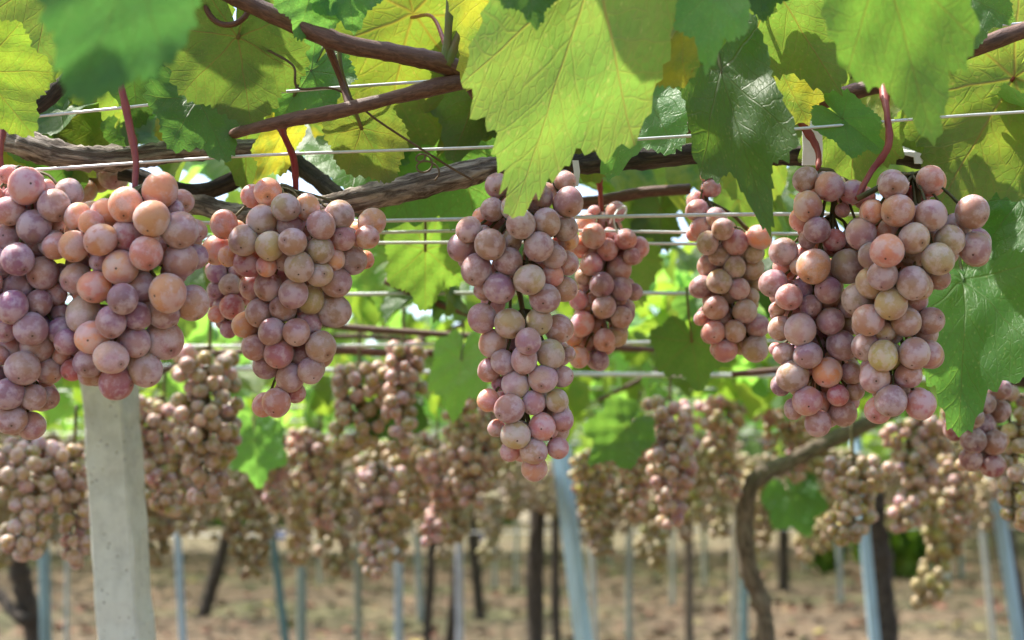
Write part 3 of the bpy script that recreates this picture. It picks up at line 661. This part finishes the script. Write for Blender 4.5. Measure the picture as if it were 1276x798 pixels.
v4 = empty('grapevine', P(1150, 400, 1.9)); tag(v4, 'blurred leafy grapevine behind the right hand bunches', 'grapevine')
tubepart(v4, 'arm', [(1000,430,1.9),(1100,440,1.9),(1200,455,1.8),(1290,470,1.7)], [.012,.014,.014,.015], M_TRUNK, 12, 8, .1, .06, 31)
v5 = empty('grapevine', P(450, 410, 1.9)); tag(v5, 'blurred leafy grapevine behind the left and central bunches', 'grapevine')
tubepart(v5, 'arm', [(250,440,1.9),(380,436,1.9),(520,440,1.95),(640,430,1.95),(800,436,2.0)], [.004,.005,.005,.005,.004], M_CANE, 12, 8, .1, .06, 32)
tubepart(v5, 'cane', [(400,405,1.8),(480,412,1.8),(600,420,1.8)], [.004,.0045,.004], M_CANE, seed=33)

LV = [leaf_mesh('leaf', 100 + k, (.5, .8, 1.0, .7, .4, 1.1, .9, .6)[k], 1., (1, .95, 1, .9, 1.05, .85, 1, .95)[k], (.25, .1, .4, .2, .3, .5, .15, .3)[k], (.3, .15, .2, .4, .1, .3, .25, .2)[k], .10, 0, 96, 9) for k in range(8)]
def fill_leaf(vine, pos, size, mat3, k, tint, yel):
    o = bpy.data.objects.new('leaf', LV[k % 8]); COL.objects.link(o); o.parent = vine
    o.matrix_basis = Matrix.Translation(Vector(pos) - vine.location) @ mat3.to_4x4() @ Matrix.Scale(size, 4)
    o.color = (*tint, 1 - yel); return o
r1 = np.random.default_rng(5)
def proj(p):
    q = Vector(p) - CAM; d = q.dot(F_AX); return CW / 2 + F * q.dot(R_AX) / d, CH / 2 - F * q.dot(U_AX) / d, d
count = {}
def scatter(n, dlo, dhi, zlo, zhi, vines, size=(.042, .072), bright=1.0):
    made = 0
    for i in range(n * 6):
        if made >= n: break
        d = r1.uniform(dlo ** 1.5, dhi ** 1.5) ** (1 / 1.5); x = r1.uniform(-1, 1) * (.45 * d + .15)
        p = (x, d, CAM_H + r1.uniform(zlo, zhi))
        px, py, dd = proj(p)
        if (d < 1.42 and py > 190) or (d < 2.15 and py > 385): continue
        if not (-110 < px < CW + 110 and -140 < py < 560): continue
        vine = vines(px, d)
        if count.get(vine.name, 0) >= 98: continue
        # hang: the under side mostly towards the camera or straight down
        az = r1.uniform(-math.pi, math.pi); tilt = math.radians(r1.uniform(15, 80)); roll = math.radians(r1.normal(0, 25))
        h = Vector((math.cos(az), math.sin(az), 0)); y = h * math.cos(tilt) - Vector((0, 0, 1)) * math.sin(tilt)
        zz = Quaternion(y, roll) @ (h * math.sin(tilt) + Vector((0, 0, 1)) * math.cos(tilt))
        m3 = Matrix((y.cross(zz), y, zz)).transposed()
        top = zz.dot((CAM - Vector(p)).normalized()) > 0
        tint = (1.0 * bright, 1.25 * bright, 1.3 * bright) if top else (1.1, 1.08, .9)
        g = r1.uniform(.8, 1.2); yel = r1.choice([0, .05, .15, .35, .7], p=[.3, .3, .2, .12, .08])
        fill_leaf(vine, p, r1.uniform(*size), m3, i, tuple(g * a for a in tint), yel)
        count[vine.name] = count.get(vine.name, 0) + 1; made += 1
scatter(150, 1.08, 1.55, .20, .42, lambda px, d: v2 if px < 420 else v1 if px < 860 else v3)
scatter(110, 1.45, 2.1, .24, .64, lambda px, d: v2 if px < 420 else v1 if px < 860 else v3)
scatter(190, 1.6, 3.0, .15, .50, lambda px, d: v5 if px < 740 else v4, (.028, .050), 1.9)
for k in range(14):        # thin canes tangled in the rows behind
    d = r1.uniform(1.5, 3.0); x = r1.uniform(60, 1220); a = r1.uniform(-.5, .5); q = r1.uniform(60, 170)
    y0 = 615 - F * r1.uniform(.16, .30) / d
    if k < 7: x = x * .5
    tubepart(v5 if x < 740 else v4, 'cane', [(x - q, y0 + a * q, d), (x, y0 + r1.normal(0, 6), d), (x + q, y0 - a * q, d + .1)], [.0035, .004, .003], M_CANE, 8, 6, .04, .05, 200 + k)
scatter(45, .98, 1.1, .25, .37, lambda px, d: v2 if px < 640 else v3, (.026, .042), 1.5)
for vv, sg in ((v2, -1), (v3, 1)):         # the rows run on past both sides of the frame
    V, Fc, U = foliage(520, lambda q: (lambda y: (sg * (.40 * y + .12 + q.uniform(0, 1.5)), y, CAM_H + q.uniform(.17, .55)))(q.uniform(.75, 3.2)), 26, 23 + sg, (.05, .08))
    o = bpy.data.objects.new('foliage', make_mesh('side_foliage', V - np.array(vv.location), Fc, M_LEAF, U)); COL.objects.link(o); o.parent = vv; o.color = (1.1, 1.15, 1, .93)
for vv, xa, xb in ((v5, -.42, .06), (v4, .06, .45)):
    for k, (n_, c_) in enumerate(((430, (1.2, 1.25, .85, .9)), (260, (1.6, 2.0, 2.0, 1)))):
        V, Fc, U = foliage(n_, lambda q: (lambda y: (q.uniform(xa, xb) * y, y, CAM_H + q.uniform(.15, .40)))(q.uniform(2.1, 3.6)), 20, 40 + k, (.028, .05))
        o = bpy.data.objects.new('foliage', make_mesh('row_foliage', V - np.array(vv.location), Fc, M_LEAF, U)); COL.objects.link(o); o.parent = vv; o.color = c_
# unseen leaves added above the frame to dapple sun on the bunches
def over_place(q):
    while True:
        p = (q.uniform(-1.0, 1.0), q.uniform(.1, 1.0), CAM_H + q.uniform(.27, .55))
        if proj(p)[1] < -90: return p
V, Fc, U = foliage(75, over_place, 26, 17, (.05, .08))
o = bpy.data.objects.new('foliage', make_mesh('overhead_shade_leaves', V - np.array(v1.location), Fc, M_LEAF, U)); COL.objects.link(o); o.parent = v1; o.color = (1, 1, 1, .95)

# ------------------------------------------------------------------ background vines: trunk, arms, foliage
def vine_back(label, path, rad, d, mat, seed, arms=True, group='vine trunks under the pergola'):
    L = pts([(a[0], a[1], d if len(a) < 3 else a[2]) for a in path])
    foot = L[-1].copy()
    if foot.z > .05:                         # run on down to the soil
        dirv = (L[-1] - L[-2]).normalized(); dirv = Vector((dirv.x * .4, 0, -1)); foot = L[-1] + dirv * (L[-1].z)
        L.append((L[-1] + foot) / 2); L.append(foot)
    L[-1].z = -.04
    root = empty('grapevine', (foot.x, foot.y, 0)); tag(root, label, 'grapevine', group)
    k = len(L)
    mb = MB(); mb.tube(L, [rad] * (k - 1) + [rad * 1.25], 12, 8, .12, .10, seed); mb.build('trunk', mat, root)
    top = L[0]; r_ = np.random.default_rng(seed)
    if arms:
        for s in (-1, 1):
            mb = MB(); e = top + Vector((s * .55, r_.uniform(-.3, .3), .16)); mb.tube([top - Vector((0, 0, .03)), top + Vector((s * .18, 0, .10)), e, e + Vector((s * .5, r_.uniform(-.2, .2), .02))], [rad * .75, rad * .6, rad * .5, rad * .35], 9, 6, .08, .06, seed + s); mb.build('arm', mat, root)
        c = (top.x, top.y)
        V, Fc, U = foliage(420, lambda q: (c[0] + q.normal(0, .75), max(2.5 + q.uniform(0, .5), c[1] + q.normal(0, .75)), CAM_H + q.uniform(.14, .5)), 16, seed, (.045, .075))
        me = make_mesh('foliage', V - np.array(root.location), Fc, M_LEAF, U)
        o = bpy.data.objects.new('foliage', me); COL.objects.link(o); o.parent = root; o.color = (1.05, 1.1, .95, .93)
    return root
vine_back('bent pale trunk forking to the right beside a post', [(1205,452,2.8),(1120,508,2.6),(1035,550,2.5),(980,578,2.45),(938,602,2.4),(927,655,2.4),(934,710,2.4),(950,755,2.4),(955,798,2.4),(962,850,2.4)],   .0145, 2.4, M_TRUNKL, 41, False)
vine_back('thickest dark trunk behind a blue leaning post at right', [(1082,600),(1090,660),(1097,720),(1104,798)], .045, 5.2, M_TRUNK, 42)
vine_back('dark upright trunk below the central bunch', [(676,590),(670,650),(667,710),(668,798)], .046, 8.2, M_TRUNK, 43)
vine_back('dark trunk with a slanting side branch at the lower left', [(14,640),(22,690),(30,740),(44,798)], .045, 6.5, M_TRUNK, 44)
vine_back('leaning trunk with its foot on the soil right of the concrete post', [(290,640),(276,690),(262,740),(250,768)], .068, 16.2, M_TRUNK, 45)
vine_back('thin dark trunk left of a pale grey post near the centre', [(541,640),(538,700),(534,760),(532,800)], .040, 13, M_TRUNK, 46)
vine_back('slim far trunk just right of a grey post', [(588,630),(591,690),(596,745),(597,764)], .065, 16.5, M_TRUNK, 47)
vine_back('thin brown trunk close beside the dark central trunk', [(693,620),(692,700),(694,800)], .036, 12, M_TRUNK, 48)
vine_back('slender brown trunk right of the leaning light blue post', [(858,640),(859,720),(860,800)], .036, 12, M_TRUNKL, 49)
vine_back('short far trunk right of the bent pale trunk', [(975,630),(976,680),(977,730)], .08, 21, M_TRUNK, 50, False)
vine_back('dark trunk behind the blue post at the right edge', [(1240,620),(1255,690),(1270,760),(1276,800)], .045, 7.5, M_TRUNK, 51)
vine_back('thin trunk leaning right beside a lavender grey post', [(570,690),(566,740),(560,800)], .040, 13.5, M_TRUNK, 52, False)
mbx = MB(); mbx.tube(pts([(-40,690,6.6),(0,742,6.5),(22,768,6.4),(34,775,6.4)]), [.02,.026,.028,.03], 10, 6, .08, .06, 3)
for o in list(bpy.data.objects):
    if o.get('label', '').startswith('dark trunk with a slanting'): mbx.build('branch', M_TRUNK, o)
# canopy farther back: one mass; its far end is added to shade distant ground
def far_place(q):
    while True:
        y = q.uniform(2.6 ** 2, 36 ** 2) ** .5 if q.uniform() < .8 else q.uniform(36, 68)
        if y < 8 and q.uniform() < .35: continue
        x = q.uniform(-1, 1) * (.42 * y + 2.5)
        return (x, y, CAM_H + q.uniform(.18, .55))
V, Fc, U = foliage(46000, far_place, 9, 77, (.042, .07), .85)
o = link('foliage', make_mesh('canopy_foliage', V, Fc, M_LEAF, U)); o.color = (1.05, 1.1, .95, .9); tag(o, 'mass of vine leaves roofing the rows farther back', kind='stuff')

# ------------------------------------------------------------------ wires
def wire(a, b, label, r=.0011):
    A, B = P(*a), P(*b); e = (B - A); ts = (-.8, -.4, 0, .25, .5, .75, 1, 1.4, 1.8)
    mb = MB(); L = [A + e * t - Vector((0, 0, .005 * abs(math.sin(math.pi * t * 1.25 + A.y * 9)))) for t in ts]
    mb.tube(L, [r] * 9, 6, 6); o = mb.build('trellis_wire', M_WIRE); tag(o, label, 'wire', 'pergola wires'); return o
wire((45,140,1.0),(1276,28,1.0),'highest thin bright wire crossing the leaves at the top')
wire((0,209,.99),(1276,139,.99),'thin bright wire just above the peeling arm')
wire((-60,273,1.12),(1330,262,1.12),'white wire behind the stalks of the front bunches',.0016)
wire((-60,290,1.2),(1330,284,1.2),'white wire behind the narrow tan bunch, just under the one at the stalks',.0014)
wire((-60,302,1.24),(1330,297,1.24),'white wire below the close pair of wires behind the front bunches',.0014)
wire((-60,362,1.5),(1330,364,1.5),'blurred white wire left of the middle of the central bunch',.0022)
wire((-60,428,1.8),(1330,423,1.8),'blurred pale wire behind the paired back bunches',.002)
wire((-60,449,2.1),(1330,474,2.1),'thick blurred white wire showing under the narrow tan bunch',.0036)
for k, d in enumerate((2.6, 3.1, 3.7, 4.4, 5.3, 6.5, 8.0, 10)):
    yy = 615 - 350 / d + 4
    wire((-80, yy, d), (1360, yy - 3, d), 'blurred wire stretched through the back rows of bunches', .002)
wire((720,662,14), (1400,655,14), 'pale hose line strung low between the far posts', .008)

# ------------------------------------------------------------------ posts
def post(a, b, wpx, d, col, label, sq=False, group='posts under the pergola'):
    A, B = P(*a, d), P(*b, d); dirv = (B - A).normalized()
    r = wpx / F * d / 2
    T = A + dirv * ((CAM_H + .2 - A.z) / dirv.z); Bo = A + dirv * ((-.05 - A.z) / dirv.z)
    mb = MB(); mb.tube([T, (T + Bo) / 2, Bo], [r] * 3, 4 if sq else 10, 6, .01)
    root = empty('trellis_post', (Bo.x, Bo.y, 0)); tag(root, label, 'post', group)
    o = mb.build('pole', M_POST, root, smooth=not sq); o.color = (*col, 1)
    c = MB(); c.tube([T - dirv * .06, T - dirv * .075], [r * 1.25] * 2, 8, 2); c.tube([T - dirv * -.004, T - dirv * .008], [r * 1.1] * 2, 8, 2); c.build('wire_clamp', M_WIRE, root)
    return root
BLUE = (.36, .50, .60); TEALC = (.22, .34, .36); GREY = (.34, .38, .38); PALE = (.48, .50, .46); DTEAL = (.09, .19, .20)
post((55,690),(57,798),14,5.4,TEALC,'teal grey post beside the dark trunk at the lower left')
post((84,690),(83,798),6,12,PALE,'thin pale far post left of the concrete post')
post((222,685),(228,798),9,8.5,BLUE,'light blue post just right of the concrete post')
post((336,640),(356,798),10,8.0,DTEAL,'dark teal leaning post left of a greenish upright post')
post((376,650),(376,798),12,7.0,(.24,.31,.27),'greenish grey post right of the dark teal leaning post')
post((445,655),(447,798),9,9.5,(.22,.25,.20),'narrow greenish post at the left of the middle')
post((497,640),(497,798),11,8.0,(.38,.46,.52),'bluish upright post left of the thin dark trunk')
post((519,655),(523,742),9,16,GREY,'short grey far post just right of the bluish upright post')
post((572,660),(573,798),10,9.0,(.44,.46,.52),'lavender grey post left of the dark central trunk')
post((702,590),(727,798),23,4.2,(.42,.60,.68),'wide light blue leaning post right of the central bunch tip', True)
post((737,660),(742,798),8,11,PALE,'thin pale post right of the wide leaning post')
post((784,650),(784,790),9,11,(.30,.33,.28),'greyish green post midway right of the wide leaning post')
post((838,655),(838,760),6,18,PALE,'faint thin post left of the slender brown trunk')
post((877,655),(878,735),6,22,PALE,'faint short post right of the slender brown trunk')
post((915,670),(915,798),9,8.5,(.52,.47,.36),'beige post at the left of the bent pale trunk')
post((927,690),(927,798),11,7.5,TEALC,'dark teal post partly behind the bent pale trunk')
post((1074,630),(1090,798),14,5.0,(.36,.52,.62),'blue leaning post against the thickest dark trunk')
post((1045,650),(1047,740),7,18,GREY,'faint grey post left of the thickest trunk')
post((1222,645),(1238,798),7,11,PALE,'thin pale leaning post left of the blue post at the right edge')
post((1245,640),(1270,798),16,5.0,(.38,.54,.64),'blue leaning post nearest the right edge')
post((1180,640),(1180,720),8,20,PALE,'pale far post at right between the thickest trunk and the right edge')
post((1196,645),(1198,705),6,24,PALE,'faintest far post at the right on the bank')
for k, (x, y1, w_, d) in enumerate(((430,725,5,26),(468,720,5,28),(616,735,6,21),(644,735,6,21),(735,740,5,20),(760,720,5,27),(1005,715,5,26),(1140,700,5,30),(1160,712,6,26),(150,730,6,22),(300,720,5,27),(398,735,6,22))):
    post((x, 640), (x + (k % 3) - 1, y1), w_, d, PALE, 'faint thin far post in the blurred back rows')

# concrete post
def concrete():
    T = P(136, 470, 1.62); B = P(158, 798, 1.62); dirv = (B - T).normalized()
    top = T + dirv * ((CAM_H + .19 - T.z) / dirv.z); bot = T + dirv * ((-.05 - T.z) / dirv.z)
    root = empty('concrete_post', (bot.x, bot.y, 0)); tag(root, 'pale square concrete post below the salmon orange bunch', 'post')
    zax = -dirv; yaw = Quaternion(zax, math.radians(-9)); x = (yaw @ Vector((1, 0, 0))); x = (x - zax * x.dot(zax)).normalized(); y = zax.cross(x)
    w_ = .0245; ch = .003; prof = []
    for sx, sy in ((1, 1), (-1, 1), (-1, -1), (1, -1)):
        a = (sx * w_, sy * (w_ - ch)); b = (sx * (w_ - ch), sy * w_)
        prof += [a, b] if sx * sy > 0 else [b, a]
    v = []; f = []; n = 60; r_ = np.random.default_rng(2); Lh = (top - bot).length
    for i in range(n + 1):
        c = bot + zax * (Lh * i / n); s = 1.0 + .06 * (1 - i / n)
        for (a, b) in prof:
            p = c + x * (a * s + r_.normal(0, .0006)) + y * (b * s + r_.normal(0, .0006)); v.append(tuple(p - root.location))
    for i in range(n):
        for k in range(8): f.append((i * 8 + k, i * 8 + (k + 1) % 8, (i + 1) * 8 + (k + 1) % 8, (i + 1) * 8 + k))
    f.append(tuple(n * 8 + k for k in range(8)))
    me = make_mesh('shaft', v, f, M_CONC, smooth=False); o = bpy.data.objects.new('shaft', me); COL.objects.link(o); o.parent = root
    mb = MB(); c = top - zax * .03
    q = [c + x * (a * 1.18) * w_ + y * (b * 1.18) * w_ for a, b in ((1, 1), (-1, 1), (-1, -1), (1, -1), (1, 1))]
    mb.tube(q, [.0013] * 5, 6, 3); mb.build('binding_wire', M_WIRE, root)
concrete()

# small pale strips and ties
def strip(L, w_, name, label, cat):
    pp = pts(L); v = []; f = []
    for p in pp:
        for dx, dy in ((-w_, 0), (w_, 0), (w_, .0012), (-w_, .0012)): v.append(p + Vector((dx, dy, 0)))
    for i in range(len(pp) - 1):
        for k in range(4): f.append((i * 4 + k, i * 4 + (k + 1) % 4, i * 4 + 4 + (k + 1) % 4, i * 4 + 4 + k))
    f.append((3, 2, 1, 0)); e = (len(pp) - 1) * 4; f.append((e, e + 1, e + 2, e + 3))
    o0 = pp[-1]; o = link(name, make_mesh(name, np.array([tuple(a - o0) for a in v]), f, M_WHITE, smooth=False)); o.location = o0; tag(o, label, cat)
strip([(1000,140,1.08),(1012,160,1.07),(1013,185,1.07),(1012,206,1.07)], .0075, 'plastic_strip', 'white plastic strip hanging over the wire left of the broad bunch', 'strip')
strip([(1112,182,1.09),(1130,190,1.07),(1152,196,1.07),(1153,204,1.07)], .008, 'plastic_strip', 'white folded strip wrapped on the arm above the broad bunch', 'strip')
strip([(717,200,1.0),(719,214,1.0),(717,232,1.0)], .0022, 'plastic_strip', 'narrow white strip beside the shoulder of the central bunch', 'strip')
mb = MB(); mb.tube(pts([(760,278,1.2),(764,270,1.19),(773,272,1.19),(780,264,1.2),(779,258,1.2),(770,262,1.2),(765,275,1.19),(770,292,1.19)]), [.0009] * 8, 6, 6)
tag(mb.build('string_tie', M_WHITE), 'pale looped string tie at the top of the small pink bunch', 'tie')

# ------------------------------------------------------------------ bunches farther back
def template(seed, H=.2, W=.052, n=58):
    r_ = np.random.default_rng(seed); out = []
    for it in range(9000):
        if len(out) >= n: break
        u = r_.uniform(0, 1) ** .85; hw = W * (1 - .62 * u) * (1 if u > .08 else .75)
        a = r_.uniform(0, 6.283); k = r_.uniform(.3, 1.0) ** .5; hw *= 1 + .28 * math.sin(2 * a + seed) + .2 * math.sin(u * 9 + seed)
        p = np.array([hw * k * math.cos(a) + .012 * math.sin(u * 4 + seed), hw * k * math.sin(a), -.03 - u * H])
        if seed % 2 and r_.uniform() < .22: p = np.array([.045 + r_.normal(0, .013), r_.normal(0, .014), -.03 - abs(r_.normal(0, .035))])
        r = r_.uniform(.0085, .0108)
        if all(np.linalg.norm(p - q) > .88 * (r + s) for q, s in out): out.append((p, r))
    return out
TPL = [template(200 + k, *a) for k, a in enumerate([(.15, .043, 62), (.18, .044, 74), (.12, .048, 58), (.17, .036, 60), (.19, .054, 92), (.11, .036, 40), (.20, .040, 70), (.14, .052, 66)])]
def stem_mesh(T):
    m = MB(); zlo = min(p[2] for p, r in T)
    m.tube([(0, 0, .03), (0, 0, -.03), (0, 0, zlo * .6), (0, 0, zlo)], [.0026, .0024, .0018, .001], 6, 4)
    for p, r in T:
        a = np.array([0, 0, min(-.02, p[2] + .012)]); d = p - a; m.tube([a, p - d / (np.linalg.norm(d) + 1e-9) * r * .85], [.0012, .001], 4, 2)
    return m.mesh('bunch_stem', M_STEM)
STEMS = [stem_mesh(T) for T in TPL]
def ico(nu=12, nv=8):
    v = [(0, 0, 1)]; f = []
    for j in range(1, nv):
        a = math.pi * j / nv
        for i in range(nu): b = 2 * math.pi * i / nu; v.append((math.sin(a) * math.cos(b), math.sin(a) * math.sin(b), math.cos(a)))
    v.append((0, 0, -1)); e = len(v) - 1
    for i in range(nu): f.append((0, 1 + i, 1 + (i + 1) % nu)); f.append((e, e - nu + (i + 1) % nu, e - nu + i))
    for j in range(nv - 2):
        for i in range(nu): a = 1 + j * nu; f.append((a + i, a + nu + i, a + nu + (i + 1) % nu, a + (i + 1) % nu))
    return np.array(v), f
IV, IF = ico()
def merged(T):
    V = []; Fc = []; b = 0
    for p, r in T: V.append(IV * r + p); Fc += [tuple(a + b for a in q) for q in IF]; b += len(IV)
    return make_mesh('bunch_grapes', np.concatenate(V), Fc, M_GRAPEM)
MERG = [merged(T) for T in TPL]
def mid_bunch(px, ytop, d, k, label, mix='bmtlp', s=1.0, dark=1.0):
    pos = P(px, ytop, d); root = empty('grape_bunch', pos); tag(root, label, 'grape bunch', 'blurred grape bunches in the next rows')
    rz = Matrix.Rotation(random.uniform(0, 6.28), 3, 'Z')
    for p, r in TPL[k % 5]:
        q = rz @ Vector(p) * s; o = add_grape(root, pos + q, r * s, Vector((q.x * 30, q.y * 30, -.4)), random.choice(mix), dark)
    o = bpy.data.objects.new('stem', STEMS[k % 5]); COL.objects.link(o); o.parent = root; o.scale = (s, s, s); o.rotation_euler = rz.to_euler()
mid = [(262,412,1.75,4,'large blurred tan bunch below the gap between the salmon and the tan tapering bunches'),
 (205,478,2.0,1,'blurred brownish bunch touching the right side of the concrete post'),
 (448,432,1.9,2,'left one of the blurred paired bunches left of the central bunch'),
 (503,402,1.85,3,'right one of the blurred paired bunches left of the central bunch'),
 (38,520,1.75,0,'blurred mauve bunch below the purple bunch at the left edge'),
 (94,530,1.8,3,'blurred tan bunch just left of the concrete post'),
 (1062,548,1.95,2,'pale blurred bunch of large grapes below the broad bunch'),
 (545,540,2.4,1,'blurred olive bunch low under the left side of the central bunch'),
 (470,560,2.3,6,'blurred long bunch below the paired bunches'),
 (835,478,2.0,4,'blurred pinkish bunch between the central and the narrow tan bunch'),
 (1255,455,1.55,3,'blurred pale tan bunch at the right edge beside the dusky one'),
 (790,510,2.4,1,'blurred rosy bunch left of the pinkish one under the narrow bunch'),
 (905,480,2.4,1,'blurred dark bunch under the narrow tan bunch'),
 (590,470,2.3,4,'blurred olive bunch behind the lower left side of the central bunch'),
 (520,520,2.5,0,'blurred olive bunch under the right one of the paired bunches'),
 (400,520,2.5,1,'blurred bunch below the tip of the tan tapering bunch'),
 (350,520,2.6,0,'blurred bunch right of the teal hanging leaf'),
 (235,500,2.3,0,'blurred bunch hanging behind the large tan one'),
 (740,545,2.6,0,'blurred bunch at the right of the tip of the central bunch'),
 (985,490,2.75,3,'blurred tan bunch below the pink and violet bunch'),
 (1130,500,2.2,1,'blurred bunch right of the pale large grapes'),
 (1190,540,2.5,0,'blurred bunch left of the dusky one')]
for i, (px, yt, d, k, lab) in enumerate(mid):
    mid_bunch(px, yt, d, k, lab, ('ttgl', 'btgt', 'tgyg', 'btlg')[i % 4], random.uniform(.84, .96), .96)
placed = [(P(a[0], a[1], a[2]).x, P(a[0], a[1], a[2]).y) for a in mid]
r2 = np.random.default_rng(11); nb = 0
for i in range(6000):
    if nb >= 262: break
    d = r2.uniform(2.3 ** 1.6, 9.5 ** 1.6) ** (1 / 1.6); x = r2.uniform(-1, 1) * (.385 * d)
    if any((x - a) ** 2 + (d - b) ** 2 < .19 ** 2 for a, b in placed): continue
    qx = proj((x, d, CAM_H))[0]
    if any(abs(qx - a) < w_ and d < b for a, w_, b in ((714, 40, 4.6), (1085, 34, 5.6), (665, 24, 4.0), (945, 34, 2.7), (1255, 24, 4.6), (345, 18, 4.5))): continue
    placed.append((x, d)); nb += 1; k = i % 8
    o = bpy.data.objects.new('grape_bunch', MERG[k]); COL.objects.link(o); o.location = (x, d, CAM_H + r2.uniform(.03, .21)); o.rotation_euler = (r2.normal(0, .06), r2.normal(0, .06), r2.uniform(0, 6.28))
    s = r2.uniform(.9, 1.2); o.scale = (s * r2.uniform(.85, 1.1), s, s * r2.uniform(.82, 1.2)); g = r2.uniform(.65, 1.05); o.color = (g, g * r2.uniform(.9, 1.08), g * r2.uniform(.85, 1.05), 1)
    tag(o, 'blurred small grape bunch in the crowded back rows under the canopy', 'grape bunch', 'small grape bunches crowding the back rows')

def far_bunches(n):
    r_ = np.random.default_rng(31); iv, jf = ico(8, 5); V = []; Fc = []; b = 0
    for i in range(n):
        d = r_.uniform(3.2 ** 1.7, 13 ** 1.7) ** (1 / 1.7); x = r_.uniform(-1, 1) * .40 * d; z = CAM_H + r_.uniform(.04, .2)
        if abs(proj((x, d, z))[0] - 714) < 40 and d < 4.6: continue
        a = r_.uniform(0, 6.28); s = r_.uniform(.85, 1.2)
        ca, sa = math.cos(a), math.sin(a)
        for p, r in TPL[i % 8]:
            V.append((iv * r + np.array([p[0] * ca - p[1] * sa, p[0] * sa + p[1] * ca, p[2]])) * s + np.array([x, d, z])); Fc += [tuple(b + q for q in f_) for f_ in jf]; b += len(iv)
    o = link('grape_curtain', make_mesh('grape_curtain', np.concatenate(V), Fc, M_GRAPEM)); o.color = (.85, .85, .8, 1)
    tag(o, 'blurred mass of more grape bunches filling the rows farthest back', kind='stuff')
far_bunches(230)

# ------------------------------------------------------------------ litter and far crates on the ground
def litter():
    t = NT('leaf_litter'); val, c_, oi, ge = t.rand(); ramp = t.new('ShaderNodeValToRGB'); t.put(ramp.inputs[0], val)
    e = ramp.color_ramp.elements; cols = [(0, (.11, .05, .028)), (.35, (.17, .10, .05)), (.6, (.15, .045, .03)), (.8, (.20, .15, .07)), (.92, (.09, .12, .035)), (1, (.32, .25, .06))]
    while len(e) < len(cols): e.new(.5)
    for k, (p, c) in enumerate(cols): e[k].position = p; e[k].color = (*c, 1)
    m = t.done(t.principled(Base_Color=ramp.outputs[0], Roughness=.85).outputs[0])
    q = np.random.default_rng(3); V = []; Fc = []; b = 0; tm = [small_leaf(7, k) for k in range(4)]
    while b < 3000 * 8:
        y = q.uniform(12 ** .5, 48 ** .5) ** 2; x = q.uniform(-1, 1) * (.42 * y + 1)
        if math.sin(y * 2.2 + .4 * math.sin(x * .8)) + q.normal(0, .5) < .2: continue
        lv, lu, lf = tm[b % 4]; a = q.uniform(0, 6.28); R_ = np.array(Matrix.Rotation(a, 3, 'Z') @ Matrix.Rotation(q.normal(0, .4), 3, 'X'))
        z = .05 * math.sin(x * .7 + y * .3) * math.sin(y * .5) + .03 * math.sin(y * 2.1 + x * .2) + .9 / (1 + math.exp(-(x - 9) / 1.2)) / (1 + math.exp(-(y - 34) / 1.5))
        V.append(lv * q.uniform(.06, .12) @ R_.T + np.array([x, y, z + .03])); Fc += [tuple(b + k for k in f_) for f_ in lf]; b += len(lv)
    tag(link('leaf_litter', make_mesh('leaf_litter', np.concatenate(V), Fc, m)), 'fallen reddish brown leaves strewn along the rows', kind='stuff')
litter()
def crate(px, d, w_, h, col, label):
    b = P(px, 660, d); b.z = .04
    root = empty('crate', b); tag(root, label, 'crate')
    mb = MB(); t_ = .03
    mb.box(b + Vector((0, 0, t_ / 2)), (w_, w_ * .7, t_))
    o = mb.build('crate_base', M_POST, root, False); o.color = (*col, 1)
    for sx, sy in ((1, 0), (-1, 0), (0, 1), (0, -1)):
        m = MB(); L_ = w_ if sy else w_ * .7 - 2 * t_ - .004
        m.box(b + Vector((sx * (w_ / 2 - t_ / 2), sy * (w_ * .35 - t_ / 2), t_ + .002 + h / 2)), (t_ if sx else L_, t_ if sy else L_, h))
        o = m.build('side_panel', M_POST, root, False); o.color = (*col, 1)
crate(291, 40, .34, .50, (.05, .42, .55), 'tiny far turquoise crate beyond the leaning trunk')
crate(350, 44, .30, .22, (.05, .12, .50), 'tiny far blue crate right of the dark teal leaning post')
crate(366, 44, .26, .25, (.75, .75, .75), 'tiny far white crate between blue and violet ones')
crate(383, 44, .26, .22, (.22, .16, .48), 'tiny far violet crate right of the white one')
crate(604, 42, .22, .25, (.03, .06, .30), 'tiny far dark blue crate left of the dark central trunk')

# ------------------------------------------------------------------ far bushes behind the vineyard
def bush(x, y, rx, h, label, seed, n=900, trunk=True):
    root = empty('bush', (x, y, 0)); tag(root, label, 'bush')
    def pl(q):
        a = q.normal(0, 1, 3); a /= np.linalg.norm(a); k = q.uniform(.5, 1) ** .5
        return (x + a[0] * rx * k * q.uniform(.7, 1.1), y + a[1] * rx * k, h * .55 + a[2] * h * .5 * k)
    V, Fc, U = foliage(n, pl, 8, seed, (.10 * h, .16 * h))
    o = bpy.data.objects.new('foliage', make_mesh('bush_foliage', V - np.array(root.location), Fc, M_LEAF, U)); COL.objects.link(o); o.parent = root; o.color = (1.7, 1.8, 1.1, .95)
    mb = MB(); mb.tube([(x, y, -.1), (x + .05, y, h * .3), (x, y, h * .6)], [.06, .05, .03], 7, 4, .05); mb.build('trunk', M_TRUNK, root)
bush(6.6, 24.5, .75, 1.5, 'round green bush right of the thickest trunk', 61, 700)
bush(5.75, 26, .35, 1.1, 'small green bush left of the thickest trunk', 62, 300)
V, Fc, U = foliage(5000, lambda q: (q.uniform(-60, 60), q.uniform(62, 70), q.uniform(0, 1) ** .7 * (6 + 2 * math.sin(q.uniform(0, 6)))), 8, 88, (.5, .9))
o = link('far_trees', make_mesh('far_trees', V, Fc, M_LEAF, U)); o.color = (.9, .95, .8, 1); tag(o, 'band of trees beyond the vineyard', kind='stuff')
